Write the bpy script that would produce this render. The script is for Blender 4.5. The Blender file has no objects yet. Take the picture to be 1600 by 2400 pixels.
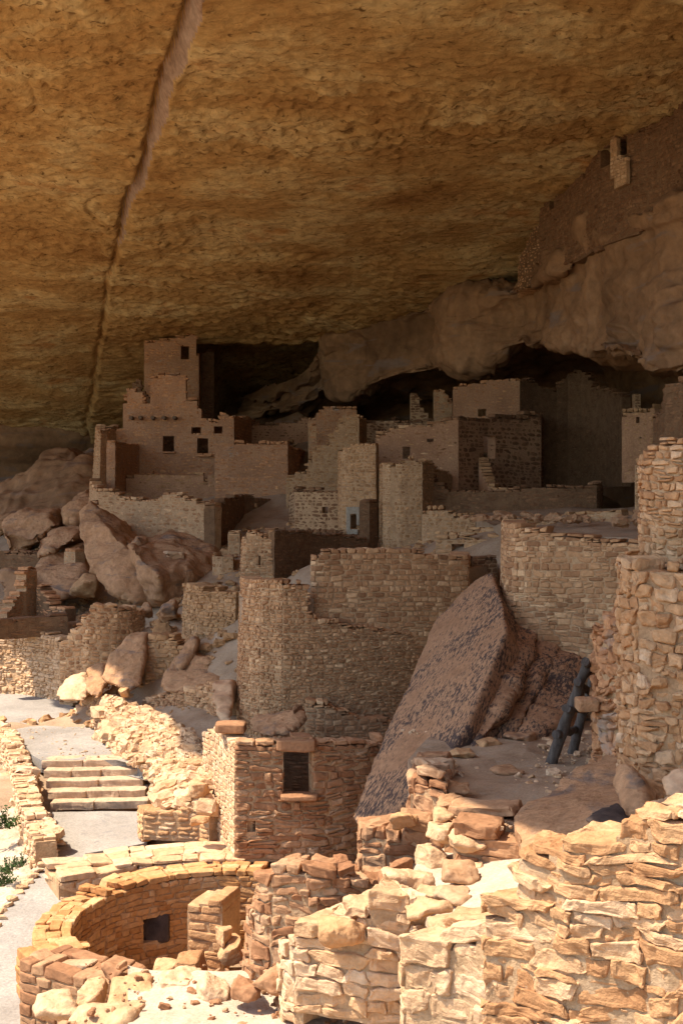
import bpy, bmesh, math, random
import numpy as np
from mathutils import Vector
R = math.radians
sc = bpy.context.scene
# ------------------------------------------------------------------ camera
F = 3000.0; HY = 1180.0          # focal length and horizon height in photo pixels
cam = bpy.data.objects.new('camera', bpy.data.cameras.new('camera')); sc.collection.objects.link(cam); sc.camera = cam
cam.location = (0, 0, 0); cam.rotation_euler = (R(90), 0, 0)
cam.data.sensor_fit = 'VERTICAL'; cam.data.sensor_height = 36; cam.data.lens = 36 * F / 2400
cam.data.shift_y = (HY - 1200) / 2400; cam.data.clip_end = 2000; cam.data.clip_start = .1
# ------------------------------------------------------------------ light
SUN_EL, SUN_AZ = 60.0, -97.0     # azimuth from +Y, negative is to the left
sdir = Vector((math.cos(R(SUN_EL)) * math.sin(R(SUN_AZ)), math.cos(R(SUN_EL)) * math.cos(R(SUN_AZ)), math.sin(R(SUN_EL))))
sun = bpy.data.objects.new('sun', bpy.data.lights.new('sun', 'SUN')); sc.collection.objects.link(sun)
sun.data.energy = 3.3; sun.data.angle = R(.53); sun.data.color = (1, .91, .79)
sun.rotation_euler = sdir.to_track_quat('Z', 'Y').to_euler(); sun.location = (-30, -20, 60)
w = bpy.data.worlds.new('World'); sc.world = w; w.use_nodes = True
nt = w.node_tree; sky = nt.nodes.new('ShaderNodeTexSky'); sky.sky_type = 'NISHITA'; sky.sun_disc = False
sky.sun_elevation = R(SUN_EL); sky.sun_rotation = R(SUN_AZ)
nt.links.new(sky.outputs[0], nt.nodes['Background'].inputs[0]); nt.nodes['Background'].inputs[1].default_value = .15
sc.view_settings.view_transform = 'Standard'; sc.view_settings.look = 'None'; sc.view_settings.exposure = 1.55; sc.view_settings.gamma = 1
sc.render.engine = 'CYCLES'
try:
    sc.cycles.max_bounces = 8; sc.cycles.diffuse_bounces = 6
except Exception: pass
# ------------------------------------------------------------------ numeric helpers
rs = np.random.RandomState(7)
_perm = rs.permutation(256); _perm = np.concatenate([_perm, _perm]); _val = rs.rand(256) * 2 - 1
def vnoise(p):
    i = np.floor(p).astype(int); f = p - i; f = f * f * f * (f * (f * 6 - 15) + 10); i &= 255
    def h(a, b, c): return _val[_perm[(_perm[(_perm[(i[:, 0] + a) & 255] + i[:, 1] + b) & 255] + i[:, 2] + c) & 255]]
    x, y, z = f[:, 0], f[:, 1], f[:, 2]
    l = lambda a, b, t: a + (b - a) * t
    return l(l(l(h(0,0,0), h(1,0,0), x), l(h(0,1,0), h(1,1,0), x), y), l(l(h(0,0,1), h(1,0,1), x), l(h(0,1,1), h(1,1,1), x), y), z)
def fbm(p, o=4, g=.5):
    s = 0; a = 1.
    for k in range(o): s = s + a * vnoise(p * 2 ** k + k * 17.3); a *= g
    return s
def ridged(p, o=4):
    s = 0; a = 1.
    for k in range(o): s = s + a * (1 - 2 * np.abs(vnoise(p * 2 ** k + k * 9.7))); a *= .5
    return s
def W(px, py, D): return ((px - 800) / F * D, D, (HY - py) / F * D)
def S(lst): # (px, D, ytop, ybase) -> (X, Y, ztop, zbase)
    return [((a - 800) / F * D, D, (HY - t) / F * D, (HY - b) / F * D) for a, D, t, b in lst]
_T = {}
def template(n):
    if n in _T: return _T[n]
    ids = {}; V = []; Q = []
    def vid(p):
        if p not in ids: ids[p] = len(V); V.append([2 * c / n - 1 for c in p])
        return ids[p]
    for ax in range(3):
        for side in (0, n):
            for i in range(n):
                for j in range(n):
                    q = []
                    for a, b in ((i, j), (i + 1, j), (i + 1, j + 1), (i, j + 1)):
                        p = [0, 0, 0]; p[ax] = side; p[(ax + 1) % 3] = a; p[(ax + 2) % 3] = b; q.append(vid(tuple(p)))
                    if side == 0: q.reverse()
                    Q.append(q)
    V = np.array(V, float)
    # pull inner grid lines towards the edges, so that the faces stay flat and the edges round
    V = np.sign(V) * np.abs(V) ** (.5 if n >= 4 else .7)
    _T[n] = (V, np.array(Q)); return _T[n]
def rounded(n, k):
    V, Q = template(n); r = (np.abs(V) ** k).sum(1) ** (1 / k); return V / r[:, None] , Q
# ------------------------------------------------------------------ scene-graph helpers
def link(o, parent=None):
    sc.collection.objects.link(o)
    if parent is not None: o.parent = parent
    return o
def tag(o, label=None, cat=None, group=None, kind=None):
    if label: o['label'] = label
    if cat: o['category'] = cat
    if group: o['group'] = group
    if kind: o['kind'] = kind
    return o
def empty(name, loc, label, cat, group=None):
    o = bpy.data.objects.new(name, None); o.location = loc; o.empty_display_size = .2
    link(o); bpy.context.view_layer.update(); return tag(o, label, cat, group)
def make(name, V, Q, mats, mi=None, parent=None, smooth=False):
    V = np.asarray(V, float)
    if parent is not None: V = V - np.array(parent.location)
    Q = np.asarray(Q); k = Q.shape[1]
    me = bpy.data.meshes.new(name); me.vertices.add(len(V)); me.vertices.foreach_set('co', V.astype(np.float32).ravel())
    me.loops.add(Q.size); me.loops.foreach_set('vertex_index', Q.astype(np.int32).ravel())
    me.polygons.add(len(Q)); me.polygons.foreach_set('loop_start', np.arange(0, Q.size, k, dtype=np.int32))
    me.polygons.foreach_set('loop_total', np.full(len(Q), k, dtype=np.int32))
    for m in mats: me.materials.append(m)
    if mi is not None: me.polygons.foreach_set('material_index', np.asarray(mi, dtype=np.int32))
    me.polygons.foreach_set('use_smooth', np.full(len(Q), smooth, dtype=bool))
    me.update(calc_edges=True); me.validate()
    return link(bpy.data.objects.new(name, me), parent)
# ------------------------------------------------------------------ materials
def lin(c): return tuple(((x / 12.92) if x <= .04045 else ((x + .055) / 1.055) ** 2.4) for x in c)
def mat(name, cols, scale=1.5, stretch=(1, 1, 1), detail=8, island=0., bump=.3, bscale=12, bdist=.02, pits=0., pitcol=(.08, .05, .03), streak=None, rough=.95, gap=None):
    m = bpy.data.materials.new(name); m.use_nodes = True; t = m.node_tree; N = t.nodes; L = t.links
    b = N['Principled BSDF']; b.inputs['Roughness'].default_value = rough
    b.inputs['Specular IOR Level'].default_value = .15
    tc = N.new('ShaderNodeNewGeometry'); mp = N.new('ShaderNodeMapping'); mp.inputs['Scale'].default_value = stretch
    L.new(tc.outputs['Position'], mp.inputs[0])
    n1 = N.new('ShaderNodeTexNoise'); n1.inputs['Scale'].default_value = scale; n1.inputs['Detail'].default_value = detail; n1.inputs['Roughness'].default_value = .62
    L.new(mp.outputs[0], n1.inputs[0])
    mr = N.new('ShaderNodeMapRange'); mr.inputs[1].default_value = .3; mr.inputs[2].default_value = .7; L.new(n1.outputs[0], mr.inputs[0])
    fac = mr.outputs[0]
    if island:
        mx = N.new('ShaderNodeMix'); mx.inputs[0].default_value = island
        L.new(fac, mx.inputs[2]); L.new(tc.outputs['Random Per Island'], mx.inputs[3]); fac = mx.outputs[0]
    cr = N.new('ShaderNodeValToRGB'); el = cr.color_ramp.elements
    while len(el) < len(cols): el.new(.5)
    for i, c in enumerate(cols): el[i].position = i / (len(cols) - 1); el[i].color = (*c, 1)
    L.new(fac, cr.inputs[0]); col = cr.outputs[0]
    # fine grain: small value changes within the stone
    n2 = N.new('ShaderNodeTexNoise'); n2.inputs['Scale'].default_value = bscale; n2.inputs['Detail'].default_value = 10; n2.inputs['Roughness'].default_value = .65; L.new(mp.outputs[0], n2.inputs[0])
    mr2 = N.new('ShaderNodeMapRange'); mr2.inputs[1].default_value = .3; mr2.inputs[2].default_value = .7; mr2.inputs[3].default_value = .72; mr2.inputs[4].default_value = 1.22
    L.new(n2.outputs[0], mr2.inputs[0])
    mm = N.new('ShaderNodeMix'); mm.data_type = 'RGBA'; mm.blend_type = 'MULTIPLY'; mm.inputs[0].default_value = 1
    L.new(col, mm.inputs[6]); L.new(mr2.outputs[0], mm.inputs[7]); col = mm.outputs[2]
    h = n2.outputs[0]
    if pits:
        mpp = N.new('ShaderNodeMapping'); mpp.inputs['Scale'].default_value = pits if isinstance(pits, tuple) else (pits,) * 3
        L.new(tc.outputs['Position'], mpp.inputs[0])
        n3 = N.new('ShaderNodeTexNoise'); n3.inputs['Scale'].default_value = 1; n3.inputs['Detail'].default_value = 6; n3.inputs['Roughness'].default_value = .6; n3.inputs['Distortion'].default_value = .6
        L.new(mpp.outputs[0], n3.inputs[0])
        m3 = N.new('ShaderNodeMapRange'); m3.inputs[1].default_value = .57; m3.inputs[2].default_value = .68; L.new(n3.outputs[0], m3.inputs[0])
        mc = N.new('ShaderNodeMix'); mc.data_type = 'RGBA'; L.new(m3.outputs[0], mc.inputs[0]); L.new(col, mc.inputs[6]); mc.inputs[7].default_value = (*pitcol, 1); col = mc.outputs[2]
    if streak:
        sscale, lo, hi, scol = streak[:4]
        mps = N.new('ShaderNodeMapping'); mps.inputs['Scale'].default_value = sscale
        src = tc.outputs['Position']
        if len(streak) > 4:      # coordinates along and across the dip of the rock
            d_ = Vector(streak[4]).normalized(); e1 = d_.cross(Vector((0, 0, 1))).normalized(); e2 = d_.cross(e1); cb_ = N.new('ShaderNodeCombineXYZ')
            for ii, ax in enumerate((e1, e2, d_)):
                vm = N.new('ShaderNodeVectorMath'); vm.operation = 'DOT_PRODUCT'; L.new(src, vm.inputs[0]); vm.inputs[1].default_value = ax; L.new(vm.outputs['Value'], cb_.inputs[ii])
            src = cb_.outputs[0]
        L.new(src, mps.inputs[0])
        n4 = N.new('ShaderNodeTexNoise'); n4.inputs['Scale'].default_value = 1; n4.inputs['Detail'].default_value = 9; n4.inputs['Roughness'].default_value = .7
        L.new(mps.outputs[0], n4.inputs[0])
        m4 = N.new('ShaderNodeMapRange'); m4.inputs[1].default_value = lo; m4.inputs[2].default_value = hi
        n5 = N.new('ShaderNodeTexNoise'); n5.inputs['Scale'].default_value = .9; n5.inputs['Detail'].default_value = 4; L.new(tc.outputs['Position'], n5.inputs[0])
        ma = N.new('ShaderNodeMath'); ma.operation = 'MULTIPLY_ADD'; ma.inputs[1].default_value = .55; L.new(n5.outputs[0], ma.inputs[0]); mb = N.new('ShaderNodeMath'); mb.operation = 'SUBTRACT'; mb.inputs[1].default_value = .275; L.new(n4.outputs[0], ma.inputs[2]); L.new(ma.outputs[0], mb.inputs[0]); L.new(mb.outputs[0], m4.inputs[0])
        mc = N.new('ShaderNodeMix'); mc.data_type = 'RGBA'; L.new(m4.outputs[0], mc.inputs[0]); L.new(col, mc.inputs[6]); mc.inputs[7].default_value = (*scol, 1); col = mc.outputs[2]
    L.new(col, b.inputs['Base Color'])
    bp = N.new('ShaderNodeBump'); bp.inputs['Strength'].default_value = bump; bp.inputs['Distance'].default_value = bdist
    L.new(h, bp.inputs['Height']); L.new(bp.outputs[0], b.inputs['Normal'])
    return m
M = {}
M['tan']   = mat('tan_sandstone', [(0.240,0.115,0.051),(0.369,0.187,0.085),(0.435,0.231,0.106),(0.489,0.268,0.125),(0.652,0.410,0.214)], island=.9, bscale=14, bump=.5)
M['pink']  = mat('pinkish_sandstone', [(0.330,0.146,0.065),(0.419,0.197,0.088),(0.462,0.223,0.098),(0.507,0.251,0.112),(0.616,0.352,0.162)], island=.6, bscale=12, bump=.6, pits=(1.1,1.1,2.6), pitcol=(.36,.25,.17))
M['red']   = mat('reddish_sandstone', [(0.192,0.083,0.037),(0.280,0.130,0.059),(0.336,0.169,0.081),(0.392,0.216,0.108),(0.496,0.331,0.198)], island=.7, bscale=16, bump=.6)
M['gold']  = mat('golden_sandstone', [(0.275,0.126,0.050),(0.418,0.209,0.090),(0.500,0.270,0.122),(0.561,0.335,0.171),(0.673,0.465,0.288)], island=.6, bscale=9, bump=1, bdist=.045)
M['cream'] = mat('cream_sandstone', [(0.392,0.217,0.100),(0.511,0.305,0.154),(0.561,0.352,0.191),(0.596,0.393,0.228),(0.629,0.434,0.265)], island=.6, bscale=9, bump=1, bdist=.04)
M['grey']  = mat('grey_brown_sandstone', [(0.240,0.126,0.056),(0.349,0.185,0.080),(0.413,0.228,0.103),(0.478,0.267,0.122),(0.586,0.353,0.171)], island=.6, bscale=12, bump=.5)
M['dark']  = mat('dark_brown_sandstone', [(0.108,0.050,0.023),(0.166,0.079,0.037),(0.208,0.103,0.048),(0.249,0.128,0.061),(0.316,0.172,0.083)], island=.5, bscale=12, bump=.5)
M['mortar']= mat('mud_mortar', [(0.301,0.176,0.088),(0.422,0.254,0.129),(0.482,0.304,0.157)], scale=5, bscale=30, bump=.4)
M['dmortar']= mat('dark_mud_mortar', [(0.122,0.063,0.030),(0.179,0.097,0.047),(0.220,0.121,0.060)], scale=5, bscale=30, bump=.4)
M['plaster']= mat('pink_mud_plaster', [(0.312,0.156,0.078),(0.399,0.211,0.108),(0.447,0.250,0.128)], scale=1.4, bscale=20, bump=.3)
M['white'] = mat('pale_plaster', [(.30,.245,.175),(.37,.305,.22),(.42,.35,.26)], scale=4, bscale=20, bump=.3)
M['path']  = mat('grey_path_surface', [(0.240,0.204,0.163),(0.310,0.266,0.216),(0.360,0.314,0.255)], scale=1.1, bscale=26, bump=.7, pits=(7,7,7), pitcol=(.24,.21,.18))
M['sand']  = mat('dusty_ground', [(0.263,0.167,0.096),(0.336,0.223,0.132),(0.389,0.270,0.168)], scale=2, bscale=35, bump=.5, pits=(9,9,9), pitcol=(.30,.22,.15))
M['pale_sand'] = mat('pale_sand', [(0.383,0.281,0.184),(0.459,0.346,0.239),(0.505,0.396,0.281)], scale=2, bscale=35, bump=.5)
M['pale_ground'] = mat('pale_ground', [(.38,.28,.18),(.46,.35,.235),(.52,.41,.29)], scale=2, bscale=25, bump=.6, pits=(5,5,5), pitcol=(.26,.19,.12))
M['ceil']  = mat('golden_overhang_rock', [(0.292,0.143,0.045),(0.432,0.242,0.085),(0.497,0.303,0.115),(0.605,0.429,0.200),(0.454,0.220,0.070)], scale=.42, stretch=(.8,1.1,1), bscale=5.5, bump=1, bdist=.09, pits=(4.5,7,7), pitcol=(.16,.085,.03))
M['crack'] = mat('pale_crack_rock', [(0.297,0.190,0.131),(0.375,0.253,0.181),(0.438,0.310,0.231)], scale=1.5, bscale=6, bump=.8, bdist=.05)
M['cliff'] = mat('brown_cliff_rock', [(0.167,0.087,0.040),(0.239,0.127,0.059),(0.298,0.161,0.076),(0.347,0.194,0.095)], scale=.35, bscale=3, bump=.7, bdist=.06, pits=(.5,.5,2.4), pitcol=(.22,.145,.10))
M['bould'] = mat('sandstone_boulder', [(0.297,0.152,0.073),(0.396,0.211,0.102),(0.447,0.240,0.117),(0.496,0.279,0.140)], scale=.9, bscale=9, bump=1, bdist=.06, pits=(1.2,1.2,4.5), pitcol=(.20,.13,.09))
M['slab']  = mat('varnished_boulder', [(0.295,0.150,0.074),(0.400,0.214,0.108),(0.470,0.269,0.140)], scale=.9, bscale=14, bump=.7, bdist=.03, streak=((24, 24, 8.5), .475, .57, (.078,.05,.038), ((-.367,-.794,-.485))))
M['orange']= mat('orange_rock', [(.42,.23,.12),(.55,.33,.18),(.62,.42,.25)], scale=1.2, bscale=8, bump=.7, bdist=.04)
M['varn_shade']  = mat('black_varnish_and_niche_shade', [(.05,.035,.028),(.09,.06,.045),(.14,.095,.065)], scale=2, bscale=8, bump=.6)  # rock varnish, also used as painted shade in the kiva niche
M['gmortar'] = mat('golden_mortar', [(0.353,0.219,0.112),(0.431,0.275,0.147),(0.490,0.332,0.193)], scale=5, bscale=22, bump=.8, bdist=.03)
M['step']  = mat('step_stone', [(0.378,0.242,0.140),(0.473,0.316,0.191),(0.546,0.381,0.238)], scale=3, island=.4, bscale=14, bump=.5)
M['wood']  = mat('weathered_dark_wood', [(.055,.042,.032),(.09,.07,.055),(.14,.11,.085)], scale=3, stretch=(8,8,1), bscale=20, bump=.4, rough=.75)
M['beam']  = mat('old_beam_wood', [(.12,.075,.045),(.2,.13,.08)], scale=6, bscale=20, bump=.4)
M['canyon'] = mat('scrubby_canyon_side', [(0.105,0.098,0.060),(0.180,0.150,0.090),(0.255,0.195,0.128)], scale=.15, bscale=1.2, bump=.5, bdist=.3)
M['kiva'] = mat('kiva_sandstone_bounce_tint', [(0.294,0.124,0.037),(0.405,0.184,0.063),(0.478,0.240,0.089),(0.552,0.304,0.133),(0.607,0.384,0.207)], island=.6, bscale=10, bump=.9, bdist=.03)  # sandstone with the orange bounce light put into its colour
M['leaf']  = mat('shrub_leaf', [(.03,.06,.012),(.05,.09,.02),(.09,.12,.035)], scale=8, bump=.1, rough=.7)
M['twig']  = mat('shrub_twig', [(.16,.11,.07),(.25,.18,.11)], scale=8, bump=.1)
# ------------------------------------------------------------------ masonry wall
def wall(name, pts, t=.3, ch=.10, sw=.2, mat_='tan', core='mortar', parent=None, openings=(), batter=0., n=2, k=7., wythes=1,
         seed=1, rough=.25, proud=.012, gap=.008, namp=.006, nfreq=6., flip=False, label=None, cat='wall', group=None, smooth=False, du=.14, cap=None, tjit=.6, nocore=False, slope=0.):
    """pts: (X, Y, ztop, zbase) along the visible face; the thickness lies to the left of the direction of travel."""
    rnd = random.Random(seed); P = np.array(pts, float); XY = P[:, :2]
    seg = np.diff(XY, axis=0); ln = np.hypot(seg[:, 0], seg[:, 1]); u = np.concatenate([[0], np.cumsum(ln)]); Ltot = u[-1]
    tn = seg / ln[:, None]; nr = np.stack([-tn[:, 1], tn[:, 0]], 1)
    if flip: nr = -nr
    for i in range(len(nr)):      # short jogs in the top profile are not corners of the plan
        if ln[i] < .13 and len(nr) > 1:
            lo_ = next((nr[j] for j in range(i - 1, -1, -1) if ln[j] >= .13), None); hi_ = next((nr[j] for j in range(i + 1, len(nr)) if ln[j] >= .13), None)
            cand = [q for q in (lo_, hi_) if q is not None]
            if cand: nr[i] = sum(cand) / np.linalg.norm(sum(cand))
    mn = np.zeros_like(XY); corners = []
    for i in range(len(XY)):
        a = nr[max(i - 1, 0)]; b = nr[min(i, len(nr) - 1)]; mid = a + b; mid /= np.linalg.norm(mid) + 1e-9
        mn[i] = mid / max(.5, float(mid @ b))
        if 0 < i < len(XY) - 1 and a @ b < .9: corners.append(u[i])
    def pos(uu, dd, zz):
        x = np.interp(uu, u, XY[:, 0]); y = np.interp(uu, u, XY[:, 1])
        nx = np.interp(uu, u, mn[:, 0]); ny = np.interp(uu, u, mn[:, 1])
        ex = np.clip(uu - Ltot, 0, None) + np.clip(uu, None, 0)  # let stones run past the ends
        e0 = np.where((uu < 0), tn[0][0], tn[-1][0]); e1 = np.where((uu < 0), tn[0][1], tn[-1][1])
        d = dd + batter * (zz - zmin)
        return np.stack([x + nx * d + ex * e0, y + ny * d + ex * e1, zz], -1)
    zt = lambda q: np.interp(q, u, P[:, 2]); zb = lambda q: np.interp(q, u, P[:, 3]); zmin = P[:, 3].min(); zmax = P[:, 2].max()
    pxs = 800 + F * P[:, 0] / P[:, 1]; ops = []
    for (a, b, c, d) in openings:       # given as photo pixels
        order = np.argsort(pxs); ua, ub = np.interp([a, b], pxs[order], u[order]); um = (ua + ub) / 2
        D = np.interp(um, u, XY[:, 1]); ops.append((min(ua, ub), max(ua, ub), (HY - d) / F * D, (HY - c) / F * D))
    brk = sorted(set([0, Ltot] + corners))
    st = []; z = zmin
    while z < zmax:
        h = ch * rnd.uniform(1 - rough, 1 + rough)
        # coursing that follows a slope of the whole wall is given by `slope`
        cuts = sorted(set(brk + [c for o in ops if o[2] < z + h * .6 and o[3] > z + h * .4 for c in (o[0], o[1])]))
        for s0, s1 in zip(cuts[:-1], cuts[1:]):
            if s1 - s0 < .02: continue
            if any(o[0] - 1e-6 <= s0 and s1 <= o[1] + 1e-6 and o[2] < z + h * .6 and o[3] > z + h * .4 for o in ops): continue
            a = s0
            while a < s1 - 1e-6:
                b = a + sw * rnd.choice([rnd.uniform(.45, .9), rnd.uniform(.8, 1.3), rnd.uniform(1.1, 1.9)])
                if s1 - b < sw * .35: b = s1
                m = (a + b) / 2
                if z + h * rnd.uniform(.5 - tjit * .4, .5 + tjit * .4) < zt(m) and z + h > zb(m):
                    spl = 2 if (rnd.random() < rough * .6 and wythes == 1) else 1
                    for q in range(spl):
                        zz0 = z + h * q / spl; zz1 = z + h * (q + 1) / spl
                        if wythes == 1: st.append((a, b, 0, t, zz0, zz1))
                        else:
                            ds = [0] + sorted(t * (j + rnd.uniform(-.25, .25)) / wythes for j in range(1, wythes)) + [t]
                            for j in range(wythes): st.append((a + rnd.uniform(-.2, .2) * sw * (j > 0), b + rnd.uniform(-.2, .2) * sw * (j > 0), ds[j], ds[j + 1], zz0, zz1))
                a = b
        z += h
    A = np.array(st); TV, TQ = rounded(n, k); rr = np.random.RandomState(seed)
    ns = len(A); c = np.stack([(A[:, 0] + A[:, 1]) / 2, (A[:, 2] + A[:, 3]) / 2, (A[:, 4] + A[:, 5]) / 2], 1)
    hs = np.stack([(A[:, 1] - A[:, 0]) / 2, (A[:, 3] - A[:, 2]) / 2, (A[:, 5] - A[:, 4]) / 2], 1)
    hs = hs - gap * np.array([1, 0, 1]) * rr.uniform(.4, 1.4, (ns, 1)); hs = np.maximum(hs, .008)
    hs[:, 1] += proud * rr.uniform(-.6, 1., ns)
    TT = np.repeat(TV[None], ns, 0).copy()
    # skew every stone a little so that no two are alike
    sk = rr.normal(0, .10 + rough * .12, (ns, 3))
    TT[:, :, 2] = TT[:, :, 2] * (1 + sk[:, None, 0] * TT[:, :, 0]) ; TT[:, :, 0] = TT[:, :, 0] * (1 + sk[:, None, 1] * TT[:, :, 2] * .8)
    L_ = c[:, None, :] + TT * hs[:, None, :]
    L_[:, :, 2] += (rr.normal(0, .06 + rough * .08, ns)[:, None]) * (L_[:, :, 0] - c[:, None, 0])
    Lf = L_.reshape(-1, 3)
    Lf[:, 2] += (vnoise(np.stack([Lf[:, 0] * .9, Lf[:, 2] * .8, np.full(len(Lf), seed * 3.1)], 1)) * ch * .55) + slope * Lf[:, 0]
    Vs = pos(Lf[:, 0], Lf[:, 1], Lf[:, 2])
    off = rr.rand(ns, 3) * 50; offv = np.repeat(off, len(TV), 0)
    if n >= 4:
        q = Vs * nfreq + offv
        Vs += np.stack([fbm(q, 4), fbm(q + 31.7, 4), fbm(q * 1.3 + 77.1, 4)], 1) * namp
        if n >= 6: Vs += np.stack([ridged(q * .8 + 3, 3), ridged(q * .8 + 51, 3) - .4, ridged(q * .7 + 97, 3)], 1) * np.array([.25, .8, .25]) * namp
    else:
        Vs += rr.normal(0, namp, Vs.shape)
    Qs = (TQ[None] + (np.arange(ns) * len(TV))[:, None, None]).reshape(-1, 4)
    if flip: Qs = Qs[:, ::-1]
    mi = np.zeros(len(Qs), int); V = Vs; Q = Qs
    if not nocore:
        us = np.unique(np.round(np.concatenate([np.linspace(0, Ltot, max(2, int(Ltot / du) + 1)), corners, [x for o in ops for x in o[:2]]]), 5))
        zs = np.unique(np.round(np.concatenate([np.linspace(zmin, zmax, max(2, int((zmax - zmin) / (ch * .9)) + 1)), [x for o in ops for x in o[2:] if zmin < x < zmax]]), 5))
        um = (us[1:] + us[:-1]) / 2; zm = (zs[1:] + zs[:-1]) / 2
        occ = (zm[None] < zt(um)[:, None] - ch * .95) & (zs[1:][None] > zb(um)[:, None])
        for o in ops: occ &= ~((um[:, None] > o[0]) & (um[:, None] < o[1]) & (zm[None] > o[2]) & (zm[None] < o[3]))
        ids = {}; cv = []; cq = []
        ins = .012 + namp * .9 + (1.2 / k - .12) * ch * .4 if n >= 4 else (.012 if proud > .006 else .006); nz = len(zs)
        def vi(i, j, s):
            kx = (i, j, s)
            if kx not in ids: ids[kx] = len(cv); cv.append((us[i], ins if s == 0 else t - ins, zs[j]))
            return ids[kx]
        nu, nzz = occ.shape
        for i in range(nu):
            for j in range(nzz):
                if not occ[i, j]: continue
                cq.append((vi(i, j, 0), vi(i + 1, j, 0), vi(i + 1, j + 1, 0), vi(i, j + 1, 0)))
                cq.append((vi(i, j, 1), vi(i, j + 1, 1), vi(i + 1, j + 1, 1), vi(i + 1, j, 1)))
                if i == 0 or not occ[i - 1, j]: cq.append((vi(i, j, 0), vi(i, j + 1, 0), vi(i, j + 1, 1), vi(i, j, 1)))
                if i == nu - 1 or not occ[i + 1, j]: cq.append((vi(i + 1, j, 0), vi(i + 1, j, 1), vi(i + 1, j + 1, 1), vi(i + 1, j + 1, 0)))
                if j == 0 or not occ[i, j - 1]: cq.append((vi(i, j, 0), vi(i, j, 1), vi(i + 1, j, 1), vi(i + 1, j, 0)))
                if j == nzz - 1 or not occ[i, j + 1]: cq.append((vi(i, j + 1, 0), vi(i + 1, j + 1, 0), vi(i + 1, j + 1, 1), vi(i, j + 1, 1)))
        if cq:
            cv = np.array(cv); cv[:, 2] += slope * cv[:, 0]
            Vc = pos(cv[:, 0], cv[:, 1], cv[:, 2]); Vc[:, :2] += (vnoise(Vc * 5.3) * .006)[:, None]
            cq = np.array(cq)
            if flip: cq = cq[:, ::-1]
            V = np.concatenate([Vs, Vc]); Q = np.concatenate([Qs, cq + len(Vs)]); mi = np.concatenate([mi, np.ones(len(cq), int)])
    o = make(name, V, Q, [M[mat_], M[core]], mi, parent, smooth)
    if label: tag(o, label, cat, group)
    return o
# ------------------------------------------------------------------ rocks
def hull_rock(name, hulls, mat_, seg=.12, noise=.06, freq=1.2, sm=2, parent=None, label=None, cat='boulder', group=None, ridge=.012, shade=True, seed=0, facet=.012):
    """union of convex hulls, remeshed finely and weathered with noise"""
    bm = bmesh.new()
    for pts in hulls:
        b2 = bmesh.new()
        for p in pts: b2.verts.new(p)
        bmesh.ops.convex_hull(b2, input=b2.verts)
        bmesh.ops.delete(b2, geom=[v for v in b2.verts if not v.link_faces], context='VERTS')
        bmesh.ops.recalc_face_normals(b2, faces=b2.faces)
        me = bpy.data.meshes.new('t'); b2.to_mesh(me); b2.free(); bm.from_mesh(me); bpy.data.meshes.remove(me)
    me = bpy.data.meshes.new('t'); bm.to_mesh(me); bm.free()
    tmp = bpy.data.objects.new('t', me); sc.collection.objects.link(tmp)
    md = tmp.modifiers.new('r', 'REMESH'); md.mode = 'VOXEL'; md.voxel_size = seg * .7
    dg = bpy.context.evaluated_depsgraph_get(); em = bpy.data.meshes.new_from_object(tmp.evaluated_get(dg))
    nv = len(em.vertices); V = np.zeros(nv * 3, np.float32); em.vertices.foreach_get('co', V); V = V.reshape(-1, 3).astype(float)
    Fc = np.array([list(p.vertices) for p in em.polygons if len(p.vertices) == 4])
    Nn = np.zeros(nv * 3, np.float32); em.vertices.foreach_get('normal', Nn); Nn = Nn.reshape(-1, 3)
    bpy.data.objects.remove(tmp); bpy.data.meshes.remove(me); bpy.data.meshes.remove(em)
    d = fbm(V * freq + seed * 7.7, 6, .55) * noise
    if ridge: d += (ridged(V * np.array([freq * .8, freq * .8, freq * 2.4]) + seed, 4) - .6) * ridge
    if facet:   # broken planes: quantise a slow noise field
        f = vnoise(V * freq * .9 + seed * 3.3) * 3; d += (np.floor(f) + np.clip((f - np.floor(f)) * 5, 0, 1)) * facet
    V = V + Nn * d[:, None]
    o = make(name, V, Fc, [M[mat_]], None, parent, shade)
    if label: tag(o, label, cat, group)
    return o
def slabpts(front, th, shrink=.92, dirn=(0, 1, 0)):
    """front: (px,py,D) outline; gives the front points plus the same set pushed back by th metres."""
    f = [Vector(W(*p)) for p in front]; c = sum(f, Vector()) / len(f)
    return [tuple(p) for p in f] + [tuple(c + (p - c) * shrink + Vector(dirn) * th) for p in f]
def rock(name, px, py, D, w_, h_, d_=None, mat_='bould', rot=0., seed=1, label=None, cat='boulder', group=None, npt=14, noise=None, seg=None, tilt=0., parent=None, flat=0.):
    """a loose angular stone; w_/h_ in photo pixels; (px, py) is its middle"""
    rr = np.random.RandomState(seed * 13 + 5); sx = w_ / F * D / 2; sz = h_ / F * D / 2; sy = (d_ / 2 if d_ else sx * .8)
    p = rr.normal(0, 1, (npt, 3)); p /= np.linalg.norm(p, axis=1)[:, None]
    p = np.sign(p) * np.abs(p) ** .6; p /= np.abs(p).max(0)
    p *= np.array([sx, sy, sz]); cc, s_ = math.cos(tilt), math.sin(tilt)
    p = np.stack([p[:, 0] * cc - p[:, 2] * s_, p[:, 1], p[:, 0] * s_ + p[:, 2] * cc], 1)
    c2, s2 = math.cos(rot), math.sin(rot); p = np.stack([p[:, 0] * c2 - p[:, 1] * s2, p[:, 0] * s2 + p[:, 1] * c2, p[:, 2]], 1)
    p += np.array(W(px, py, D)); r = max(sx, sz)
    return hull_rock(name, [[tuple(q) for q in p]], mat_, seg or r * .13, min(noise if noise is not None else 1, r * .07), 1.3 / r, 1, parent, label, cat, group, seed=seed, ridge=r * .025, facet=r * .03)
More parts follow.
